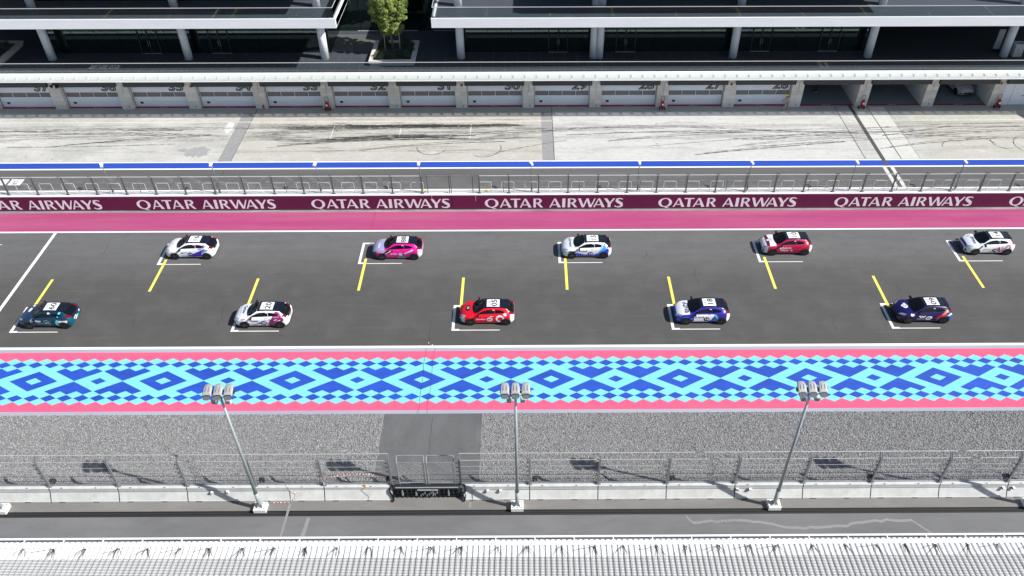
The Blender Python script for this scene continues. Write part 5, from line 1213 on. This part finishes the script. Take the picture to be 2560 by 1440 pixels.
car('88', -10.32, 52.12, MG, (.36, .37, .60), (.02, .015, .03), (.72, .66, .76), [
    ('p', 'S', LAV, 0, [[(-1.55, .86), (-.98, .90), (-.70, .92), (-1.0, .70), (-1.2, .74), (-1.5, .72)]]), ('p', 'S', K_, 1, [[(-1.0, .62), (-.55, .90), (-.35, .92), (-.2, .86), (-.62, .62), (-.95, .5)]]), ('p', 'S', W_, 2, [bar(-.92, .60, -.42, .86, .05)]),
    ('p', 'S', (.14, .14, .28), 1, [[(-.05, .22), (.2, .44), (.62, .42), (1.0, .24)]]), ('p', 'S', W_, 2, [bar(0, .24, .95, .22, .05)]), ('p', 'S', (.62, .60, .70), 1, [bar(.62, .62, 1.35, .96, .12)]), ('p', 'S', K_, 0, [bar(.50, .52, 1.4, .90, .06), bar(.40, .30, .56, .62, .05)]),
    ('p', 'S', (.55, .38, .62), 2, [ellipse(.32, .56, .18, .16)]), ('t', 'S', (.72, .66, .74), 3, '88', .32, .50, .18, 1.2), ('t', 'S', (.72, .66, .7), 2, 'Qetaifan', -.22, .56, .15, 1.1), ('p', 'S', (.75, .2, .4), 1, [bar(-.6, .26, -.15, .26, .05)]),
    ('p', 'T', (.70, .70, .78), 1, [[(-1.52, -.45), (-1.36, -.45), (-1.30, .15), (-1.48, .15)], ellipse(-1.32, .34, .12, .14)]), ('p', 'T', (.3, .03, .1), 2, [ellipse(-1.32, .34, .07, .08)]), ('p', 'B', (.75, .1, .35), 1, [bar(-.4, .62, -.1, .66, .08), bar(.1, .6, .4, .64, .07)])],
    'magenta race car number 88 with lavender bonnet, second in the upper row')
car('15', 4.84, 52.20, W_, (.74, .79, .86), (.45, .60, .74), W_, [
    ('p', 'S', (.025, .05, .55), 0, [[(-.85, .62), (-.6, .52), (-.1, .38), (.5, .36), (.95, .46), (1.02, .62), (1.35, .76), (1.6, 1.0), (1.78, .85), (1.72, .5), (1.0, .24), (-.75, .24), (-.82, .4)]]), ('p', 'S', (.05, .32, .78), 1, [[(.62, .42), (1.0, .62), (1.25, .95), (1.42, 1.3), (1.6, 1.05), (1.35, .74), (1.02, .60), (.95, .46)]]),
    ('p', 'S', (.35, .55, .80), 1, [[(.95, .62), (1.12, .95), (1.2, 1.3), (1.36, 1.32), (1.22, .92), (1.0, .60)]]), ('p', 'S', (.03, .03, .3), 0, [[(-1.6, .52), (-1.35, .76), (-1.0, .76), (-.78, .55), (-1.0, .66), (-1.35, .66)]]),
    ('p', 'S', (.10, .05, .28), 2, [ellipse(.30, .50, .21, .18)]), ('t', 'S', W_, 3, '15', .30, .43, .23, 1.2), ('t', 'S', (.14, .14, .17), 1, 'Qneiad', -.36, .66, .22, 1.25), ('p', 'S', (.5, .5, .5), 1, [bar(-.6, .56, -.1, .56, .015), bar(.30, .76, .5, .76, .02)]),
    ('t', 'T', (.10, .10, .13), 1, 'Qneiad', -1.34, -.02, .27, 1.25), ('p', 'T', (.08, .08, .1), 1, ringpolys(-1.34, .58, .11, .07))],
    'white race car number 15 with blue swoosh on its lower side, upper row middle')
CR = (.42, .008, .06)
car('10', 20.99, 52.48, CR, (.78, .80, .86), (.50, .60, .72), W_, [
    ('t', 'S', W_, 1, 'QALCO', -.12, .66, .19, 1.15), ('p', 'S', W_, 1, ringpolys(-.56, .70, .10, .05)), ('t', 'S', W_, 1, 'ENEOS', -.22, .45, .16, 1.1), ('t', 'S', W_, 1, '10', .28, .44, .18, 1.1), ('p', 'S', W_, 1, [bar(-.62, .50, -.52, .50, .03)]),
    ('p', 'S', (.75, .05, .07), 1, [bar(.80, .66, 1.35, .84, .04), bar(.78, .58, 1.3, .74, .03), bar(.95, .78, 1.5, .94, .03)]), ('p', 'S', (.70, .12, .25), 1, [bar(-.75, .27, .9, .29, .035)]), ('p', 'S', (.6, .25, .35), 1, [bar(.62, 1.38, .98, 1.36, .04)]),
    ('p', 'T', (.16, .008, .035), 1, [[(-1.62, -.72), (-1.45, -.76), (-1.38, .0), (-1.45, .76), (-1.62, .72), (-1.55, 0)]]), ('p', 'T', W_, 2, [ellipse(-1.47, .0, .14, .13)]), ('p', 'T', (.16, .01, .04), 3, ringpolys(-1.47, 0, .14, .12)),
    ('p', 'T', (.3, .32, .35), 1, [bar(-1.22, -.2, -1.22, .2, .03)])], 'crimson race car number 10 with white bonnet crossed by a maroon stripe')
car('14', 37.26, 52.42, W_, (.72, .78, .85), (.60, .68, .78), W_, [
    ('p', 'S', K_, 2, [ellipse(.34, .50, .19, .165)]), ('t', 'S', W_, 3, '14', .34, .43, .21, 1.2), ('p', 'S', (.62, .02, .16), 1, [bar(.58, .78, .78, .30, .15)]), ('p', 'S', (.60, .25, .32), 1, [bar(1.02, .55, 1.28, .98, .12), bar(1.28, .98, 1.45, .90, .1), bar(1.45, .9, 1.5, .62, .1)]),
    ('p', 'S', (.78, .12, .12), 1, [[(.92, .55), (1.06, .62), (1.0, .36), (.95, .30)]]), ('p', 'S', (.35, .52, .72), 1, [bar(.88, .86, .92, .50, .1), bar(-.95, .60, -.75, .84, .10)]), ('p', 'S', (.62, .55, .10), 1, [[(-.02, .26), (.12, .26), (.16, .44), (.05, .44)]]), ('p', 'S', (.06, .35, .62), 1, [[(.34, .24), (.5, .24), (.52, .36), (.36, .36)]]),
    ('p', 'S', (.45, .42, .55), 1, [bar(-.4, .56, .02, .57, .035), [(-.55, .54), (-.47, .54), (-.46, .62), (-.53, .62)]]),
    ('t', 'T', (.05, .05, .07), 1, 'iPrint', -1.32, -.10, .33, 1.2), ('p', 'T', (.68, .25, .45), 1, ringpolys(-1.36, .52, .12, .07)), ('p', 'T', (.06, .01, .22), 1, [[(-1.93, -.62), (-1.80, -.52), (-1.80, .5), (-1.93, .62)]])],
    'white race car number 14 with crimson, blue and yellow bars, upper row far right')
gcar = car('3', 46.35, 80.45, (.55, .57, .58), (.50, .52, .53), (.5, .52, .53), (.55, .57, .58), [], 'white hatchback race car parked nose-out inside the last open garage', rz=math.radians(97))
gcar['group'] = 'cars inside the garages'

# ------------------------------------------------------------------ people
def person(x, y, rz, joints, label, cloth, skin, hat=None, shoe=K_):
    t = thing('person', (x, y, 0), label, 'person', None, rz)
    J = joints
    nm = list(J); idx = {n: i for i, n in enumerate(nm)}
    E_ = [('pelvis', 'chest'), ('chest', 'neck'), ('neck', 'head'), ('chest', 'shl'), ('shl', 'ell'), ('ell', 'wrl'), ('chest', 'shr'), ('shr', 'elr'), ('elr', 'wrr'), ('pelvis', 'hil'), ('hil', 'knl'), ('knl', 'anl'), ('pelvis', 'hir'), ('hir', 'knr'), ('knr', 'anr'), ('anl', 'tol'), ('anr', 'tor'), ('wrl', 'hal'), ('wrr', 'har')]
    R_ = dict(pelvis=.145, chest=.165, neck=.06, head=.105, shl=.075, shr=.075, ell=.05, elr=.05, wrl=.035, wrr=.035, hil=.10, hir=.10, knl=.07, knr=.07, anl=.05, anr=.05, tol=.035, tor=.035, hal=.035, har=.035)
    me = bpy.data.meshes.new('body'); me.from_pydata([J[n] for n in nm], [(idx[a], idx[b]) for a, b in E_], [])
    o = bpy.data.objects.new('body', me); COL.objects.link(o); m = o.modifiers.new('s', 'SKIN'); o.modifiers.new('d', 'SUBSURF').levels = 1
    for n in nm: v = me.skin_vertices[0].data[idx[n]]; v.radius = (R_[n], R_[n]*.85)
    me.skin_vertices[0].data[idx['pelvis']].use_root = True
    dg = bpy.context.evaluated_depsgraph_get(); dg.update(); m2 = bpy.data.meshes.new_from_object(o.evaluated_get(dg)); bpy.data.objects.remove(o)
    m2.name = 'body'; m2.materials.clear(); m2.materials.append(cloth); m2.materials.append(skin); m2.materials.append(paint(shoe, False))
    for p in m2.polygons:
        c = p.center; p.use_smooth = True
        if c.z > J['neck'][2]+.01 or (Vector(J['wrl'])-c).length < .07 or (Vector(J['wrr'])-c).length < .07 or (Vector(J['hal'])-c).length < .07 or (Vector(J['har'])-c).length < .07: p.material_index = 1
        if c.z < .1: p.material_index = 2
    link('body', m2, t)
    h = Vector(J['head'])
    fg = MB()
    for hn, wn_ in (('hal', 'wrl'), ('har', 'wrr')):
        a = Vector(J[wn_]); b = Vector(J[hn]); d = (b-a).normalized(); s = d.cross(Vector((1, 0, 0))).normalized()
        for q in range(4): fg.tube(b+s*(q-1.5)*.018, b+s*(q-1.5)*.02+d*(.07-.008*abs(q-1.5))+Vector((.012, 0, 0)), .009, 5)
        fg.tube(a+d*.04, a+d*.07+s*.05, .010, 5)
    fg.build('fingers', skin, None); f_ = COL.objects[-1]; f_.parent = t
    MB().tube(h+Vector((.0, -.105, -.02)), h+Vector((0, -.125, -.03)), .018, 6).build('nose', skin, None); COL.objects[-1].parent = t
    hb = MB(); rings = []
    for k, (r_, z) in enumerate(((.122, .02), (.12, .06), (.10, .105), (.06, .13), (.01, .14))): rings.append([(h.x+r_*math.cos(a*math.pi/6), h.y+r_*math.sin(a*math.pi/6)*1.08, h.z+z) for a in range(12)])
    hb.add([v for r_ in rings for v in r_], [(k*12+a, k*12+(a+1) % 12, (k+1)*12+(a+1) % 12, (k+1)*12+a) for k in range(4) for a in range(12)])
    if hat: hb.add([(h.x+.15*math.cos(a*math.pi/6), h.y+.17*math.sin(a*math.pi/6), h.z+.022) for a in range(12)], [tuple(range(12))])
    hb.build('helmet' if hat else 'hair', hat or mat('dark_hair', (.015, .012, .01), .6), None, smooth=True); COL.objects[-1].parent = t
    return t
WALK = dict(pelvis=(0, 0, .93), chest=(0, -.03, 1.32), neck=(0, -.04, 1.50), head=(0, -.07, 1.64), shl=(.19, -.02, 1.42), ell=(.25, .13, 1.17), wrl=(.24, .02, .95), hal=(.23, -.03, .88), shr=(-.19, -.02, 1.42), elr=(-.25, -.12, 1.17), wrr=(-.22, -.30, 1.03), har=(-.21, -.37, 1.01),
            hil=(.10, 0, .90), knl=(.10, -.20, .50), anl=(.10, -.30, .09), tol=(.10, -.45, .04), hir=(-.10, 0, .90), knr=(-.10, .06, .49), anr=(-.10, .32, .12), tor=(-.10, .20, .04))
SKIN = mat('skin_brown', (.22, .12, .075), .6)
person(26.75, 75.75, math.radians(-78), WALK, 'person in beige work clothes and yellow helmet walking left past the pier by door 26', mat('beige_cloth', (.42, .34, .27), .85, var=.08, scale=9), SKIN, mat('yellow_helmet', (.80, .72, .02), .35))
STAND = dict(WALK); STAND.update(knl=(.12, -.02, .49), anl=(.13, .02, .09), tol=(.14, -.14, .04), knr=(-.12, -.02, .49), anr=(-.13, .02, .09), tor=(-.14, -.14, .04), ell=(.27, .02, 1.15), wrl=(.26, -.06, .92), hal=(.26, -.09, .85), elr=(-.27, .02, 1.15), wrr=(-.26, -.06, .92), har=(-.26, -.09, .85))
person(30.9, 79.6, math.radians(20), STAND, 'person in dark clothes and pale shoes standing inside the first open garage', mat('dark_cloth', (.02, .022, .03), .85), SKIN, None, shoe=(.6, .6, .62))
for o in list(COL.objects):
    if o.type == 'MESH' and o.data and len(o.data.materials) == 0: o.data.materials.append(WHITE)
